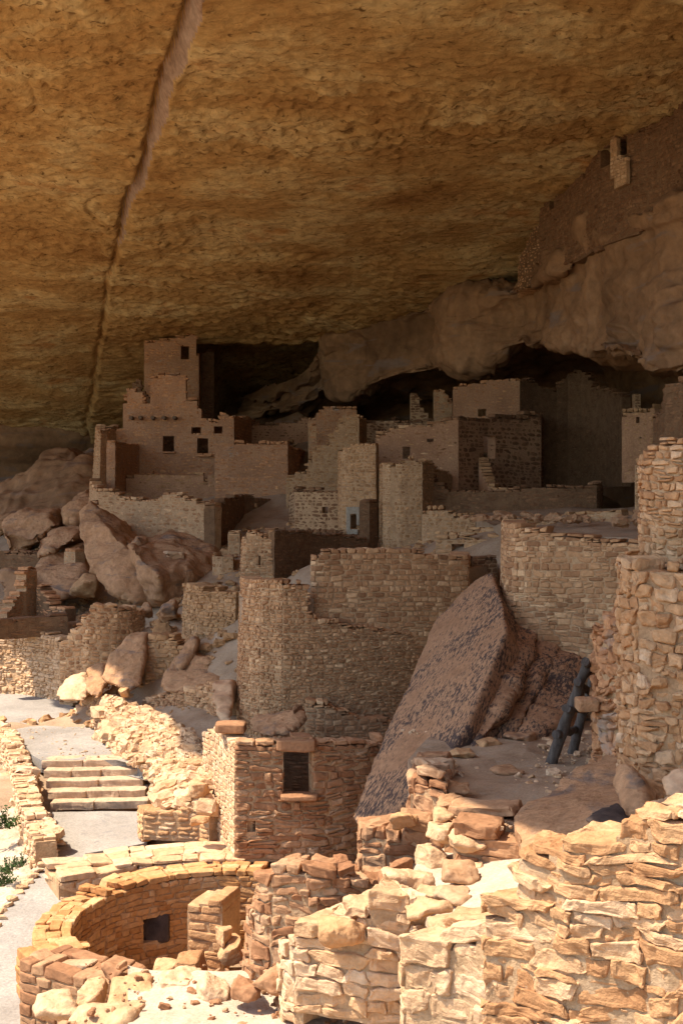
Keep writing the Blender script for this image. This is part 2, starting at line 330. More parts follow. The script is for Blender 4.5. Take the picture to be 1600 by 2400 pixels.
# ------------------------------------------------------------------ gridded rock sheets
def catmull(P, n):
    """P: (m, ...) control rows -> n samples per span"""
    P = np.asarray(P, float); m = len(P); out = []
    for i in range(m - 1):
        a = P[max(i - 1, 0)]; b = P[i]; c = P[i + 1]; d = P[min(i + 2, m - 1)]
        for j in range(n):
            s = j / n; out.append(.5 * ((2 * b) + (-a + c) * s + (2 * a - 5 * b + 4 * c - d) * s * s + (-a + 3 * b - 3 * c + d) * s ** 3))
    out.append(P[-1]); return np.array(out)
def sheet(name, G, mat_, disp=None, parent=None, smooth=True):
    """G: (r, c, 3) grid of points"""
    r, c, _ = G.shape; V = G.reshape(-1, 3).copy()
    if disp is not None:
        du = np.gradient(G, axis=0); dv = np.gradient(G, axis=1); nn = np.cross(du, dv).reshape(-1, 3); nn /= np.linalg.norm(nn, axis=1)[:, None] + 1e-9
        V += nn * disp(V)[:, None]
    i = np.arange(r - 1)[:, None] * c + np.arange(c - 1)[None]; Q = np.stack([i, i + 1, i + c + 1, i + c], -1).reshape(-1, 4)
    return make(name, V, Q, [M[mat_]], None, parent, smooth)
# ================================================================== THE ROCK SHELTER
CZ = np.array([(-5,12.5),(8,11.6),(15,11.0),(20,10.5),(25,9.9),(30,9.35),(37,8.7),(45,7.45),(50,6.5),(55,5.2),(60,3.55),(64,2.3),(70,1.2),(76,.6)])
LIP = np.array([(-5, 3.0),(3, -.5),(8,-3.6),(9,-4.6),(10,-5.5),(12,-6.5),(13.5,-7.05),(16,-8.1),(19,-9.3),(22.5,-11.2),(26.5,-11.9),(29,-13.3),(30.6,-15.0),(33,-15.4),(36,-18.8),(45,-25),(60,-33),(76,-39)])
CRK = np.array([(10,-.6),(25.1,-2.97),(28.2,-3.9),(33,-5.0),(36.5,-5.96),(41.7,-7.37),(46.5,-8.45),(51,-9.6),(58.5,-11.5),(76,-15)])
def ceil_z(X, Y):
    z = np.interp(Y, CZ[:, 0], CZ[:, 1]); cx = np.interp(Y, CRK[:, 0], CRK[:, 1]) + .10 * vnoise(np.stack([Y * .5, Y * 0, Y * 0], -1).reshape(-1, 3)).reshape(Y.shape) + .05 * vnoise(np.stack([Y * 2.3, Y * 0, Y * 0], -1).reshape(-1, 3)).reshape(Y.shape)
    amp = np.interp(Y, [20, 25, 31, 33, 35, 38, 41, 50, 60], [.6, .5, .42, .12, .3, .2, .06, .2, .25]); wd = np.interp(Y, [20, 25, 31, 33, 35, 38, 41, 60], [.26, .23, .22, .07, .15, .10, .04, .08])
    s = np.clip((X - cx) / wd, 0, 1); s = s * s * (3 - 2 * s) * .4 + s * .6; z = z - amp * .7 * s + amp * .7 * .5 * np.exp(-np.clip(X - cx - wd, 0, None) / 3.) * 0
    z = z + np.interp(Y, [38, 42], [.35, .16]) * np.exp(-((X - cx + .06) / .055) ** 2)            # the crack itself, a groove
    sm = lambda a, b, v: (lambda t: t * t * (3 - 2 * t))(np.clip((v - a) / (b - a), 0, 1))
    z = z + 3.2 * sm(50.4, 52, Y + .12 * (X + 3)) * sm(-6.6, -5.4, X) * (1 - sm(.5, 4, X)) * (1 - .0 * Y)     # the deep dark cavity right of the tall house
    return z
def crack_x(Y): return np.interp(Y, CRK[:, 0], CRK[:, 1]) + .10 * vnoise(np.stack([Y * .5, Y * 0, Y * 0], -1)) + .05 * vnoise(np.stack([Y * 2.3, Y * 0, Y * 0], -1))
def ceiling():
    Ys = np.concatenate([np.linspace(-5, 22, 40)[:-1], np.linspace(22, 62, 720), np.linspace(62, 76, 30)[1:]])
    s = np.linspace(0, 1, 420); lip = np.interp(Ys, LIP[:, 0], LIP[:, 1]) + .2 * vnoise(np.stack([Ys * .7, Ys * 0, Ys * 0], 1)) + .12 * vnoise(np.stack([Ys * 2.7, Ys * 0, Ys * 0], 1))
    # more columns where the frame looks
    X = np.zeros((len(Ys), 420))
    for i, y in enumerate(Ys):
        a = -.29 * y - .5; b = .30 * y + .5; a = max(a, lip[i] + .5)
        X[i, :60] = np.linspace(lip[i], a, 60, endpoint=False); X[i, 60:380] = np.linspace(a, max(b, a + 1), 320); X[i, 380:] = np.linspace(max(b, a + 1), 42, 41)[1:]
    Y = np.repeat(Ys[:, None], 420, 1); Z = ceil_z(X, Y)
    p = np.stack([X, Y, Z], -1).reshape(-1, 3)
    d = fbm(p * np.array([.08, .10, .1]), 2) * .26 + fbm(p * np.array([.5, .6, .6]) + 5, 4) * .08
    rough_ = np.clip(.7 + .8 * fbm(p * np.array([.16, .2, .2]) + 60, 3), .25, 1.5)
    d += (np.clip(ridged(p * np.array([1.7, 3.4, 3]) + 3, 4) - .35, 0, 3) * .035 + fbm(p * np.array([3.2, 6.5, 6]), 4, .6) * .055) * rough_
    d += np.clip(vnoise(p * np.array([3.0, 5.4, 4]) + 90) - .62, 0, 1) * .34 * rough_
    gate = np.clip(vnoise(p * .13 + 200) * 3, 0, 1); d += np.exp(-(vnoise(p * np.array([.22, .34, .3]) + 150) / .012) ** 2) * .12 * gate
    # spalled plates: stepped hollows with crisp rims
    f_ = vnoise(p * np.array([.30, .42, .3]) + 40) * 3.2 + fbm(p * 1.1 + 9, 3) * .35; d += (np.floor(f_) + np.clip((f_ - np.floor(f_)) * 9, 0, 1)) * .05
    cxx = crack_x(p[:, 1].copy()); wdd = np.interp(p[:, 1], [20, 25, 31, 33, 35, 38, 41, 60], [.26, .23, .22, .07, .15, .10, .04, .08])
    d *= np.clip(np.interp(p[:, 1], [39, 42], [.12, .9]) + np.clip(np.abs(p[:, 0] - cxx - wdd / 2) - wdd / 2 - .02, 0, 1) / .25, 0, 1)
    Z = Z + d.reshape(Z.shape)
    G = np.stack([X, Y, Z], -1)
    o = sheet('cliff_overhang', G[:, ::-1], 'ceil'); tag(o, kind='structure')
    # the paler-coloured face beside the crack is the sloping step of the sheet itself
    me = o.data; me.materials.append(M['crack']); xc = (X[:-1, :-1] + X[1:, 1:]) / 2; yc = (Y[:-1, :-1] + Y[1:, 1:]) / 2; c0 = crack_x(yc.ravel()).reshape(yc.shape)
    wd2 = np.interp(yc, [20, 25, 31, 33, 35, 38, 41, 60], [.26, .23, .22, .07, .15, .10, .04, .0]) * (1 + .25 * vnoise(np.stack([yc.ravel() * 1.1, yc.ravel() * 0, yc.ravel() * 0 + 5], 1)).reshape(yc.shape))
    mk = (xc > c0 - .01) & (xc < c0 + wd2) & (yc > 18) & (yc < 41); me.polygons.foreach_set('material_index', mk[:, ::-1].astype(np.int32).ravel()); me.update()
    # the cliff face that rises above the lip, and the mesa top
    rows = [G[:, 0]]
    for dx, dz in ((-.25, .5), (-.1, 1.4), (.4, 4), (1.0, 9), (2.5, 16), (6, 19)):
        q = G[:, 0] + np.array([dx, 0, dz]); rows.append(q)
    rows.append(G[:, 0] + np.array([60, 0, 19]))
    Gf = np.array(rows); Gf = catmull(Gf, 6)
    o = sheet('cliff_face', Gf[:, ::4], 'cliff', lambda v: fbm(v * .3, 4) * .15); tag(o, kind='structure')
ceiling()
# ---- ground: one sheet through control points, out to the far side of the canyon
GP = [W(*p) for p in [
 (20,2050,21.5),(0,1850,24.5),(20,1760,27.5),(-100,1700,29),(60,1720,28.5),
 (480,1740,23.5),(430,1690,26),(505,1670,26.5),(330,1640,29.5),(250,1640,30),
 (480,1450,33),(480,1380,35),(330,1480,33),(120,1480,36.5),(150,1440,39),(120,1340,41),(60,1250,46),(120,1130,54),(40,1150,52),
 (300,1420,37),(420,1310,39.5),(420,1175,44.5),(600,1240,40),(640,1175,43),(560,1120,46),(700,1000,56),(600,1000,56),
 (640,1390,30),(700,1340,30),(850,1330,29),(900,1330,31),(1050,1310,30),(1300,1290,25.5),(1300,1260,28),(1400,1250,31),(1200,1240,34),(1000,1270,36),(1300,1215,38),(1450,1215,37),(900,1190,42),(1100,1120,45),(1500,1220,33),
(1280,1650,23)]]
for _px, _py in ((0,1640),(60,1660),(120,1670),(150,1720),(100,1740),(230,1770),(180,1790),(280,1800),(0,1630),(-60,1640)): GP.append(((_px - 800) / F * (5.1 * F / (_py - HY)), 5.1 * F / (_py - HY), -5.5))
for _px, _py in ((130,1910),(220,1920),(320,1920),(160,1970),(240,1970),(140,2020),(100,2100),(60,2150),(40,2250),(20,2350),(0,2400)):
    _D = 7.035 / ((_py - HY) / F + .054); GP.append(((_px - 800) / F * _D, _D, (HY - _py) / F * _D - .4))
GP += [((q_ - 800) / F * 33.7, 33.7, -5.6) for q_ in (-60, 0, 60, 120, 170)] + [((q_ - 800) / F * 35.4, 35.4, -4.2) for q_ in (0, 80, 150)]
GP += [W(170, 1860, 24.5)[:2] + (-5.95,), W(325, 1800, 25)[:2] + (-5.8,), W(335, 1880, 23.9)[:2] + (-6.1,), W(350, 1840, 24.4)[:2] + (-5.9,), W(290, 1860, 24.5)[:2] + (-5.95,), (1.2,16,-5.2), (2.5,16,-5), (3,19,-4.5), (1.5,19,-4.8), (3.5,14,-4.8),(1,14,-5.6),(2.2,12,-5.8),(1.5,24,-5.2),(2.8,25,-5),(3,23,-5),(3.4,27,-4.4),(.9,22.8,-5.1),(4,22,-3.6),(-1.5,25,-4.6)]
GP += [(-4.5,14,-6.6),(-6,18,-6.7),(-9,26,-6.4),(-5.0,16,-6.5),(-5.2,22,-6.2),(-3,10,-6.7),(-1.7,17.6,-7.6),(-3.4,17.6,-7.3),(0,17.6,-7.5),(-1.7,15.6,-7.4),(-1.7,19.4,-7.2),(-3,20.5,-6.6),(.3,20.6,-5.9),(-1.6,22.5,-5.2),(1,22.5,-5),(2,24,-4.4),
       (0,12,-5.8),(0,9,-6.2),(2,7,-6.4),(3.5,9,-5.6),(5.5,13,-4.6),(5.5,17,-4.2),(6.5,22,-2.2),(7.5,27,-1.4),(7.5,33,-1.3),(6.5,30,-1.3),(6,27,-1.4),(7,31.5,-1.4),(8.5,29,-1.5),(6.2,25,-1.6),(7,36,-1.2),(9,33,-1.2),(-2,13.5,-6),
       (-12,10,-8),(-14,20,-8.5),(-14,28,-7.5),(-16,36,-5),(-14,45,-2),(-18,52,0),(-22,30,-11),(-24,12,-13),(0,0,-7.6),(-8,2,-9),(8,0,-6),(12,15,-2.5),(14,30,-1.8),(12,45,-1),(9,38,-1),(0,62,1.5),(-10,64,1.0),(10,64,1.5),(-20,68,1),(24,50,1),(26,20,0),(25,0,-3),(-30,60,-4),(-38,40,-14),(-36,5,-18),(0,-14,-11),(20,-14,-8),(-20,-14,-15),(-38,-14,-20),(30,-14,-6),(24,68,1),(-38,70,-6)]
GPa = np.array(GP); 
def tps(r): return np.where(r > 0, r * r * np.log(r + 1e-9), 0)
_K = tps(np.linalg.norm(GPa[:, None, :2] - GPa[None, :, :2], axis=2)) + np.eye(len(GPa)) * .05
_P = np.concatenate([np.ones((len(GPa), 1)), GPa[:, :2]], 1)
_A = np.block([[_K, _P], [_P.T, np.zeros((3, 3))]]); _w = np.linalg.solve(_A, np.concatenate([GPa[:, 2], np.zeros(3)]))
def gz(X, Y):
    X = np.asarray(X, float); Y = np.asarray(Y, float); sh = X.shape; q = np.stack([X.ravel(), Y.ravel()], 1)
    r = tps(np.linalg.norm(q[:, None] - GPa[None, :, :2], axis=2))
    return (r @ _w[:-3] + _w[-3] + q @ _w[-2:]).reshape(sh)
def ground():
    ax = np.concatenate([np.linspace(-38, -12, 40)[:-1], np.linspace(-12, 12, 300), np.linspace(12, 30, 30)[1:]])
    ay = np.concatenate([np.linspace(-14, 8, 30)[:-1], np.linspace(8, 62, 420), np.linspace(62, 70, 10)[1:]])
    X, Y = np.meshgrid(ax, ay); Z = gz(X, Y)
    p = np.stack([X, Y, Z], -1).reshape(-1, 3); Z = Z + (fbm(p * .5, 4) * .10 + fbm(p * 3, 3) * .025).reshape(Z.shape)
    # carry the rim outwards: the canyon falls away and rises again on the far side
    G = np.stack([X, Y, Z], -1)
    o = sheet('ground', G, 'sand'); tag(o, kind='structure')
    for nm, pts in (('canyon_floor', [(-38, -20), (-60, -34), (-110, -42), (-170, -20), (-230, 20), (-260, 40)]),):
        rows = []
        for x, z in pts:
            rows.append([(x + (6 * math.sin(y * .05) if x < -40 else 0), y, z if x < -40 else float(gz(np.array([-38.]), np.array([float(np.clip(y, -14, 70))]))[0])) for y in np.linspace(-160, 200, 40)])
        o = sheet(nm, catmull(np.array(rows), 6), 'canyon', lambda v: fbm(v * .06, 4) * 1.2); tag(o, kind='structure')
    rows = []
    for y, z in ((-14, None), (-24, -22), (-60, -38), (-120, -42), (-200, -10), (-240, 20)):
        rows.append([(x, y, z if z is not None else float(gz(np.array([float(np.clip(x, -38, 30))]), np.array([-14.]))[0])) for x in np.linspace(-38, 120, 40)])
    o = sheet('canyon_slope', catmull(np.array(rows), 6)[:, ::-1], 'canyon', lambda v: fbm(v * .06, 4) * 1.0); tag(o, kind='structure')
ground()
# ---- back wall of the shelter
def curtain(name, cols, mat_, disp, nu=10, nv=10):
    G = np.array([[W(*p) if len(p) == 3 else p[:3] for p in c] for c in cols]); G = catmull(G, nu); G = catmull(G.transpose(1, 0, 2), nv).transpose(1, 0, 2)
    o = sheet(name, G, mat_, disp); tag(o, kind='structure'); return o
rows = []
for x, y in ((-40, 56), (-26, 59), (-14, 61.5), (-10.5, 62), (-7, 63.5), (-3, 66), (1, 64), (5, 60), (10, 57), (20, 52), (30, 46)):
    rows.append([(x, y + 1, 11, 0), (x, y + .6, 7, 0), (x, y - .5, 4.6, 0), (x, y - 1.0, 3.0, 0), (x, y + .3, 1.5, 0), (x, y, -.5, 0), (x, y - .5, -6, 0)])
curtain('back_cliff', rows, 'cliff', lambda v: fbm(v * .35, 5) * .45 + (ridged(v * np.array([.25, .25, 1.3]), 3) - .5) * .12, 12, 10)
def rockface(v):
    f = vnoise(v * np.array([.28, .28, .5]) + 8) * 4; st = np.floor(f) + np.clip((f - np.floor(f)) * 7, 0, 1)
    g = vnoise(v * np.array([.9, .9, 1.3]) + 28) * 3; sg = np.floor(g) + np.clip((g - np.floor(g)) * 6, 0, 1)
    ck = np.exp(-(vnoise(v * np.array([.5, .5, .35]) + 70) / .02) ** 2) * .12
    return st * .16 + sg * .05 + fbm(v * .25, 3) * .3 + fbm(v * 1.5, 5, .6) * .085 + (ridged(v * np.array([.8, .8, 1.6]) + 11, 4) - .6) * .05 - ck
# ---- the great rock band at the right under the ledge, one column per place along it
def bcol(px, D, yt, yb, lean=0., rear=7., und=.5, top=None):
    X, Y, z0 = W(px, yt, D); z1 = W(px, yb, D)[2]; h = z0 - z1; n = Vector((.72, .7, 0)).normalized()
    q = lambda a, z: (X + n.x * a, Y + n.y * a, z, 0)
    return [q(rear * .8, z0 + .5), q(rear * .35, z0 + .1), q(.2, z0), q(-.25 + lean * .2, z0 - h * .12), q(lean * .4, z0 - h * .36), q(lean * .8, z0 - h * .62), q(lean, z0 - h * .88), q(lean + .3, z1), q(lean + 1.4, z1 + .15), q(rear * .6, z1 + und), q(rear, z1 + und * .5), q(rear + .2, z1 - 1.2), q(rear, -4)]
cols = [bcol(560, 62, 930, 980, 0, 5), bcol(690, 54, 880, 960, 0, 6), bcol(745, 51.5, 815, 925, 0, 6), bcol(800, 50, 770, 935, -.3), bcol(850, 49, 745, 930, -.5), bcol(920, 47.5, 722, 903, -.5), bcol(1000, 46, 705, 892, -.6), bcol(1080, 44, 705, 865, -.5), bcol(1150, 42.5, 688, 838, -.3), bcol(1210, 40.5, 655, 822, 0),
        bcol(1270, 37.6, 600, 817, 0), bcol(1340, 35.2, 560, 818, 0), bcol(1385, 33.6, 530, 845, -.3, 8), bcol(1430, 32.2, 505, 872, -.5, 9), bcol(1500, 30.9, 480, 886, -.6, 9), bcol(1600, 29.2, 455, 884, -.6, 9), bcol(1750, 26.6, 420, 890, -.6, 9), bcol(2050, 22.5, 330, 930, -.4, 9), bcol(2700, 16, 150, 1000, 0, 9), bcol(4200, 9, -900, 1150, 0, 9)]
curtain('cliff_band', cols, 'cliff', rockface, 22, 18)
# right-hand closing wall of the shelter
rows = [[(x, y, z, 0) for z in (14, 9, 4, 0, -5, -9)] for x, y in ((16, 36), (14, 28), (13, 20), (11.5, 13), (10.5, 6), (12, 0), (17, -5), (24, -9))]
curtain('side_cliff', rows, 'cliff', lambda v: fbm(v * .35, 5) * .5, 8, 8)
# ================================================================== FAR LEFT HOUSE (deep under the overhang)
h = empty('cliff_house', W(400, 1170, 46), 'tall stepped cliff house of pinkish masonry with dark window openings, far left under the overhang', 'ruin house')
FAR = dict(t=.35, ch=.11, sw=.22, mat_='pink', core='plaster', proud=.016, gap=.011, namp=.007)
wall('upper_tower', S([(338,49.6,799,990),(400,49.6,789,990),(458,49.6,780,990),(458.6,49.6,826,990),(467,49.6,828,990),(470,51.5,828,990)]), parent=h, seed=2, openings=[(424,443,808,842)], **FAR)
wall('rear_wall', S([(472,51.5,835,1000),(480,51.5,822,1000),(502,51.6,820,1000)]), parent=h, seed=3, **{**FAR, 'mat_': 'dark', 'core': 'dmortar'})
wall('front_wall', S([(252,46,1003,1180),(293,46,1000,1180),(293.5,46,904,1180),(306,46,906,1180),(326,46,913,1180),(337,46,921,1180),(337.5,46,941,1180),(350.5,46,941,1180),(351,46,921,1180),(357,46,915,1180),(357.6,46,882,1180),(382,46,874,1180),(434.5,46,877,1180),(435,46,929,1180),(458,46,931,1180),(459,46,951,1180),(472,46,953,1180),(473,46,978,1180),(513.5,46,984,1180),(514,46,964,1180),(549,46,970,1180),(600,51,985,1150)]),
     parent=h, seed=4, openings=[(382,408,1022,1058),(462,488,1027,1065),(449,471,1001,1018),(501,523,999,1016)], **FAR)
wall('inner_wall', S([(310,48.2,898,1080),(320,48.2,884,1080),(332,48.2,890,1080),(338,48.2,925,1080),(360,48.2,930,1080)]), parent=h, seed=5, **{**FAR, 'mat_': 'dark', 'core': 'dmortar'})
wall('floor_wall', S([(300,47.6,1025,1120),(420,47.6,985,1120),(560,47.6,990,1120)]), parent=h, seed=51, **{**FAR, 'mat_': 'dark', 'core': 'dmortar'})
wall('side_tower', S([(216,49.5,1000,1185),(212,46.5,996,1190),(214,45.4,1006,1200),(232,44.6,1008,1200),(262,45.2,1004,1200),(292,46.3,998,1190)]), parent=h, seed=6, batter=.06, **{**FAR, 'mat_': 'tan', 'core': 'mortar', 'sw': .17, 'ch': .09})
wall('porch_wall', S([(250,43,1031,1150),(271,43,1031,1150),(300,44.8,1036,1150),(328,46,1040,1140)]), parent=h, seed=7, **FAR)
wall('parapet', S([(296,44.4,1113,1185),(330,44.4,1109,1190),(474,44.4,1107,1200),(474.5,44.4,1128,1200),(490,44.4,1128,1200),(490.5,44.4,1108,1200),(506,44.4,1108,1200)]), parent=h, seed=8, **{**FAR, 'mat_': 'grey'})
wall('annex_wall', S([(503,43.5,1035,1230),(535,43.5,1038,1230),(610,43.6,1036,1230),(675,43.6,1036,1230),(690,45,1045,1200),(722,49,1060,1180)]), parent=h, seed=9, **FAR)
# beam ends and window sills
def cyl(name, a, b, r0, r1, mat_, parent, seg=10, noise=.0, caps=True):
    a = np.array(a, float); b = np.array(b, float); d = (b - a); L_ = np.linalg.norm(d); d /= L_
    s = np.cross(d, [0, 0, 1.]) if abs(d[2]) < .9 else np.cross(d, [1., 0, 0]); s /= np.linalg.norm(s); t_ = np.cross(d, s); nr = max(2, int(L_ / (r0 * 2)) + 1); V = []
    for i in range(nr + 1):
        f = i / nr; r = r0 + (r1 - r0) * f
        for j in range(seg): an = 2 * math.pi * j / seg; V.append(a + d * L_ * f + (s * math.cos(an) + t_ * math.sin(an)) * r)
    V = np.array(V)
    if noise: V += np.stack([fbm(V * 6 + q, 3) for q in (1, 20, 40)], 1) * noise
    Q = [[i * seg + j, i * seg + (j + 1) % seg, (i + 1) * seg + (j + 1) % seg, (i + 1) * seg + j] for i in range(nr) for j in range(seg)]
    n0 = len(V); V = np.concatenate([V, [a], [b]])
    for j in range(seg): Q.append([n0, (j + 1) % seg, j, j]); Q.append([n0 + 1, nr * seg + j, nr * seg + (j + 1) % seg, nr * seg + (j + 1) % seg])
    me = bpy.data.meshes.new(name); me.from_pydata([tuple(v) for v in (V - (np.array(parent.location) if parent else 0))], [], [tuple(dict.fromkeys(q)) for q in Q]); me.materials.append(M[mat_])
    for p in me.polygons: p.use_smooth = len(p.vertices) == 4
    return link(bpy.data.objects.new(name, me), parent)
for px in (312, 334, 362, 388, 413): a = W(px, 981, 46.1); cyl('roof_beam', a, (a[0] - .02, a[1] - .42, a[2] + .01), .075, .07, 'beam', h, 8, .01)
def block(name, px0, px1, py0, py1, D, d, mat_, parent=None, n=5, k=9., namp=.006, seed=1, label=None, cat=None, group=None):
    TV, TQ = rounded(n, k); a = np.array(W(px0, py1, D)); b = np.array(W(px1, py0, D)); c = (a + b) / 2; hs = (b - a) / 2; hs[1] = d / 2; c[1] += d / 2
    V = TV * hs + c; V += np.stack([fbm(V * 5 + seed * 3 + q, 4) for q in (0, 31, 67)], 1) * namp
    o = make(name, V, TQ, [M[mat_]], None, parent, False)
    if label: tag(o, label, cat, group)
    return o
block('window_sill', 459, 497, 1065, 1070, 45.85, .3, 'pink', h, seed=3); block('window_sill', 379, 410, 1058, 1062, 45.87, .3, 'pink', h, seed=4)
# front terrace wall of that house
h = empty('terrace_wall', W(400, 1250, 38), 'long pale masonry wall with stepped broken top standing above two leaning boulders', 'wall')
wall('front_wall', S([(205,43,1120,1215),(206,41,1130,1235),(224,40.2,1143,1250),(268,40,1150,1260),(288,39.8,1165,1265),(373,39.2,1167,1285),(374,39.2,1154,1285),(409,38.9,1154,1290),(436,38.7,1165,1295),(462,38.5,1172,1300),(503,38.2,1179,1305)]), parent=h, seed=11, t=.35, ch=.105, sw=.21, mat_='tan', proud=.01, batter=.03)
wall('side_wall', S([(504,38.2,1179,1300),(524,39.2,1178,1300),(525,39.25,1170,1300),(574,42,1158,1270),(600,42.5,1158,1265),(601,42.5,1166,1260),(648,43.4,1170,1250)]), parent=h, seed=12, t=.35, ch=.13, sw=.26, mat_='dark', core='dmortar', proud=.01)
# centre: walls behind and beside
MID = dict(t=.32, ch=.10, sw=.19, mat_='grey', core='mortar', proud=.012, gap=.008, namp=.005)
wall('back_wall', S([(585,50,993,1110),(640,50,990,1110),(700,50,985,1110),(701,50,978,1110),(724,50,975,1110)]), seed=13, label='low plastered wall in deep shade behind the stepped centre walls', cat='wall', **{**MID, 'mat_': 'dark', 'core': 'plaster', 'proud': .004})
hull_rock('boulder', [slabpts([(610,1000,53),(640,985,53),(700,964,53),(712,975,53),(716,1010,53),(615,1020,53)], 2.)], 'cliff', .2, .08, .8, label='dark low boulder behind the shaded back wall, left of centre')
h = empty('stepped_wall', W(760, 1240, 41), 'grey stepped wall climbing right from the plastered annex at the centre', 'wall')
wall('front_wall', S([(670,42,1110,1260),(718,42,1103,1260),(722,42,1085,1260),(732,42,1060,1260),(742,42,1042,1260),(770,42,1040,1260),(773,42,1013,1260),(788,42,1004,1260),(796,42,985,1260),(808,42,969,1260),(838,42,967,1260),(842,42,975,1260),(860,45,985,1250)]), parent=h, seed=14, **MID)
wall('rear_wall', S([(722,47,982,1100),(738,47,978,1100),(740,47,962,1100),(764,47,950,1100),(800,47,955,1100),(836,47,953,1100)]), parent=h, seed=15, **{**MID, 'mat_': 'pink', 'core': 'plaster'})
wall('pier', S([(722,44.5,985,1075),(741,44.5,990,1075)]), parent=h, seed=16, **{**MID, 'mat_': 'pink'})
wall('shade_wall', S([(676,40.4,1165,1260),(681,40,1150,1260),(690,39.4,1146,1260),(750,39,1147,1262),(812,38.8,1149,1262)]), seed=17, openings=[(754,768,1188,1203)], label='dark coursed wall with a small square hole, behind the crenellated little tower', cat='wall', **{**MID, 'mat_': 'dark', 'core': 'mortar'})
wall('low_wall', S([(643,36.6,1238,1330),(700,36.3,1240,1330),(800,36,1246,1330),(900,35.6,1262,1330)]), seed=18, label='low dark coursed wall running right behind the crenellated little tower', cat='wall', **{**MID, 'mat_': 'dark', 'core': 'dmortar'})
# small piers below the terrace wall corner
wall('stone_pier', S([(534,37.6,1243,1330),(563,37.6,1243,1330),(566,39,1245,1330)]), seed=19, label='small pale masonry pier under the dark corner of the terrace wall', cat='pier', **{**MID, 'mat_': 'tan'})
wall('rubble_pier', S([(497,35.8,1296,1400),(520,35.6,1298,1400),(547,35.6,1300,1400),(549,37,1302,1400)]), seed=20, label='rough rubble pier between the leaning boulders and the crenellated little tower', cat='pier', rough=.5, k=3.5, n=3, **{**MID, 'mat_': 'tan', 'namp': .01})
h = empty('little_tower', W(600, 1350, 31), 'small crenellated square tower of pale masonry with a slit window', 'tower')
wall('front_wall', S([(561,33.5,1262,1360),(563,31.6,1262,1375),(574,31.5,1254,1375),(575,31.5,1242,1375),(586,31.5,1240,1375),(590,31.5,1249,1375),(596,31.5,1241,1375),(606,31.5,1242,1375),(609,31.5,1254,1375),(622,31.5,1255,1375),(624,31.5,1246,1375),(630,31.5,1252,1375),(634,31.5,1242,1375),(643,31.5,1240,1375)]), parent=h, seed=21, openings=[(604,610,1303,1329)], batter=.05, **{**MID, 'mat_': 'tan', 'ch': .085, 'sw': .15, 'n': 3})
wall('side_wall', S([(644,31.5,1241,1375),(730,33,1246,1375),(800,34,1252,1375),(862,34.6,1262,1375)]), parent=h, seed=22, **{**MID, 'mat_': 'dark', 'core': 'dmortar', 'ch': .08})
# ================================================================== CENTRE RIGHT BLOCK OF ROOMS
h = empty('room_block', W(980, 1280, 36), 'pale two storey block of rooms with small windows at the centre right of the village', 'ruin house')
wall('left_wall', S([(792,39,1053,1280),(793,37,1054,1300),(800,36.6,1050,1300),(826,36.4,1036,1300),(878,36.2,1035,1300),(880,36.2,1035,1300)]), parent=h, seed=23, openings=[(821,835,1206,1240)], **{**MID, 'mat_': 'grey', 'sw': .15, 'n': 3})
for q, (a, b, c, d) in enumerate([(811,821,1196,1250),(835,842,1196,1232),(811,842,1188,1205),(814,838,1240,1252)]): block('door_plaster', a, b, c, d, 36.2, .12, 'white', h, seed=q + 4)
wall('upper_wall', S([(880,37.6,1024,1290),(888,37.6,1016,1290),(930,37.6,998,1290),(1016,37.6,988,1290),(1062,37.6,979,1290),(1073,37.6,978,1290)]), parent=h, seed=24, openings=[(943,961,1047,1075),(1000,1015,1028,1036)], **{**MID, 'mat_': 'tan', 'core': 'plaster', 'proud': .006})
wall('side_wall', S([(1074,37.6,978,1200),(1130,38.6,979,1200),(1140,38.8,975,1200),(1200,39.6,973,1200),(1268,40.4,973,1180),(1275,43,975,1180)]), parent=h, seed=25, openings=[(1133,1160,1021,1075)], **{**MID, 'mat_': 'dark', 'core': 'plaster', 'sw': .24, 'ch': .13})
wall('room_back_wall', S([(885,39.8,1020,1130),(1070,39.8,1000,1130)]), parent=h, seed=26, **{**MID, 'mat_': 'dark', 'core': 'dmortar'})
wall('front_wall', S([(886,36.5,1090,1300),(896,34.8,1084,1300),(912,34.6,1080,1300),(920,34.6,1086,1300),(940,34.5,1076,1300),(966,34.5,1072,1300),(975,34.5,1082,1300),(990,34.5,1082,1300),(1018,35.6,1084,1290),(1019,35.7,1097,1290),(1046,36.8,1103,1290),(1060,37.4,1110,1280)]), parent=h, seed=27, rough=.4, **{**MID, 'mat_': 'grey', 'sw': .14, 'n': 3, 'k': 4.})
wall('low_front_wall', S([(988,33.6,1197,1300),(1005,33.5,1190,1300),(1030,33.4,1188,1300),(1066,33.3,1200,1300),(1067,33.3,1204,1300),(1106,33.2,1206,1300),(1107,33.2,1222,1300),(1113,33.2,1245,1300)]), parent=h, seed=28, rough=.4, **{**MID, 'mat_': 'grey', 'sw': .14, 'n': 3, 'k': 4.})
wall('porch_wall', S([(842,34.8,1172,1300),(866,34.8,1170,1300),(886,35.2,1172,1300)]), parent=h, seed=29, **{**MID, 'mat_': 'dark', 'core': 'dmortar'})
wall('curved_wall', S([(1120,38.2,1078,1200),(1122,37,1090,1200),(1130,36.4,1112,1200),(1142,36,1132,1200),(1165,35.8,1142,1200),(1190,35.8,1143,1200),(1211,36,1145,1200)]), parent=h, seed=30, **{**MID, 'mat_': 'grey', 'core': 'plaster', 'proud': .006})
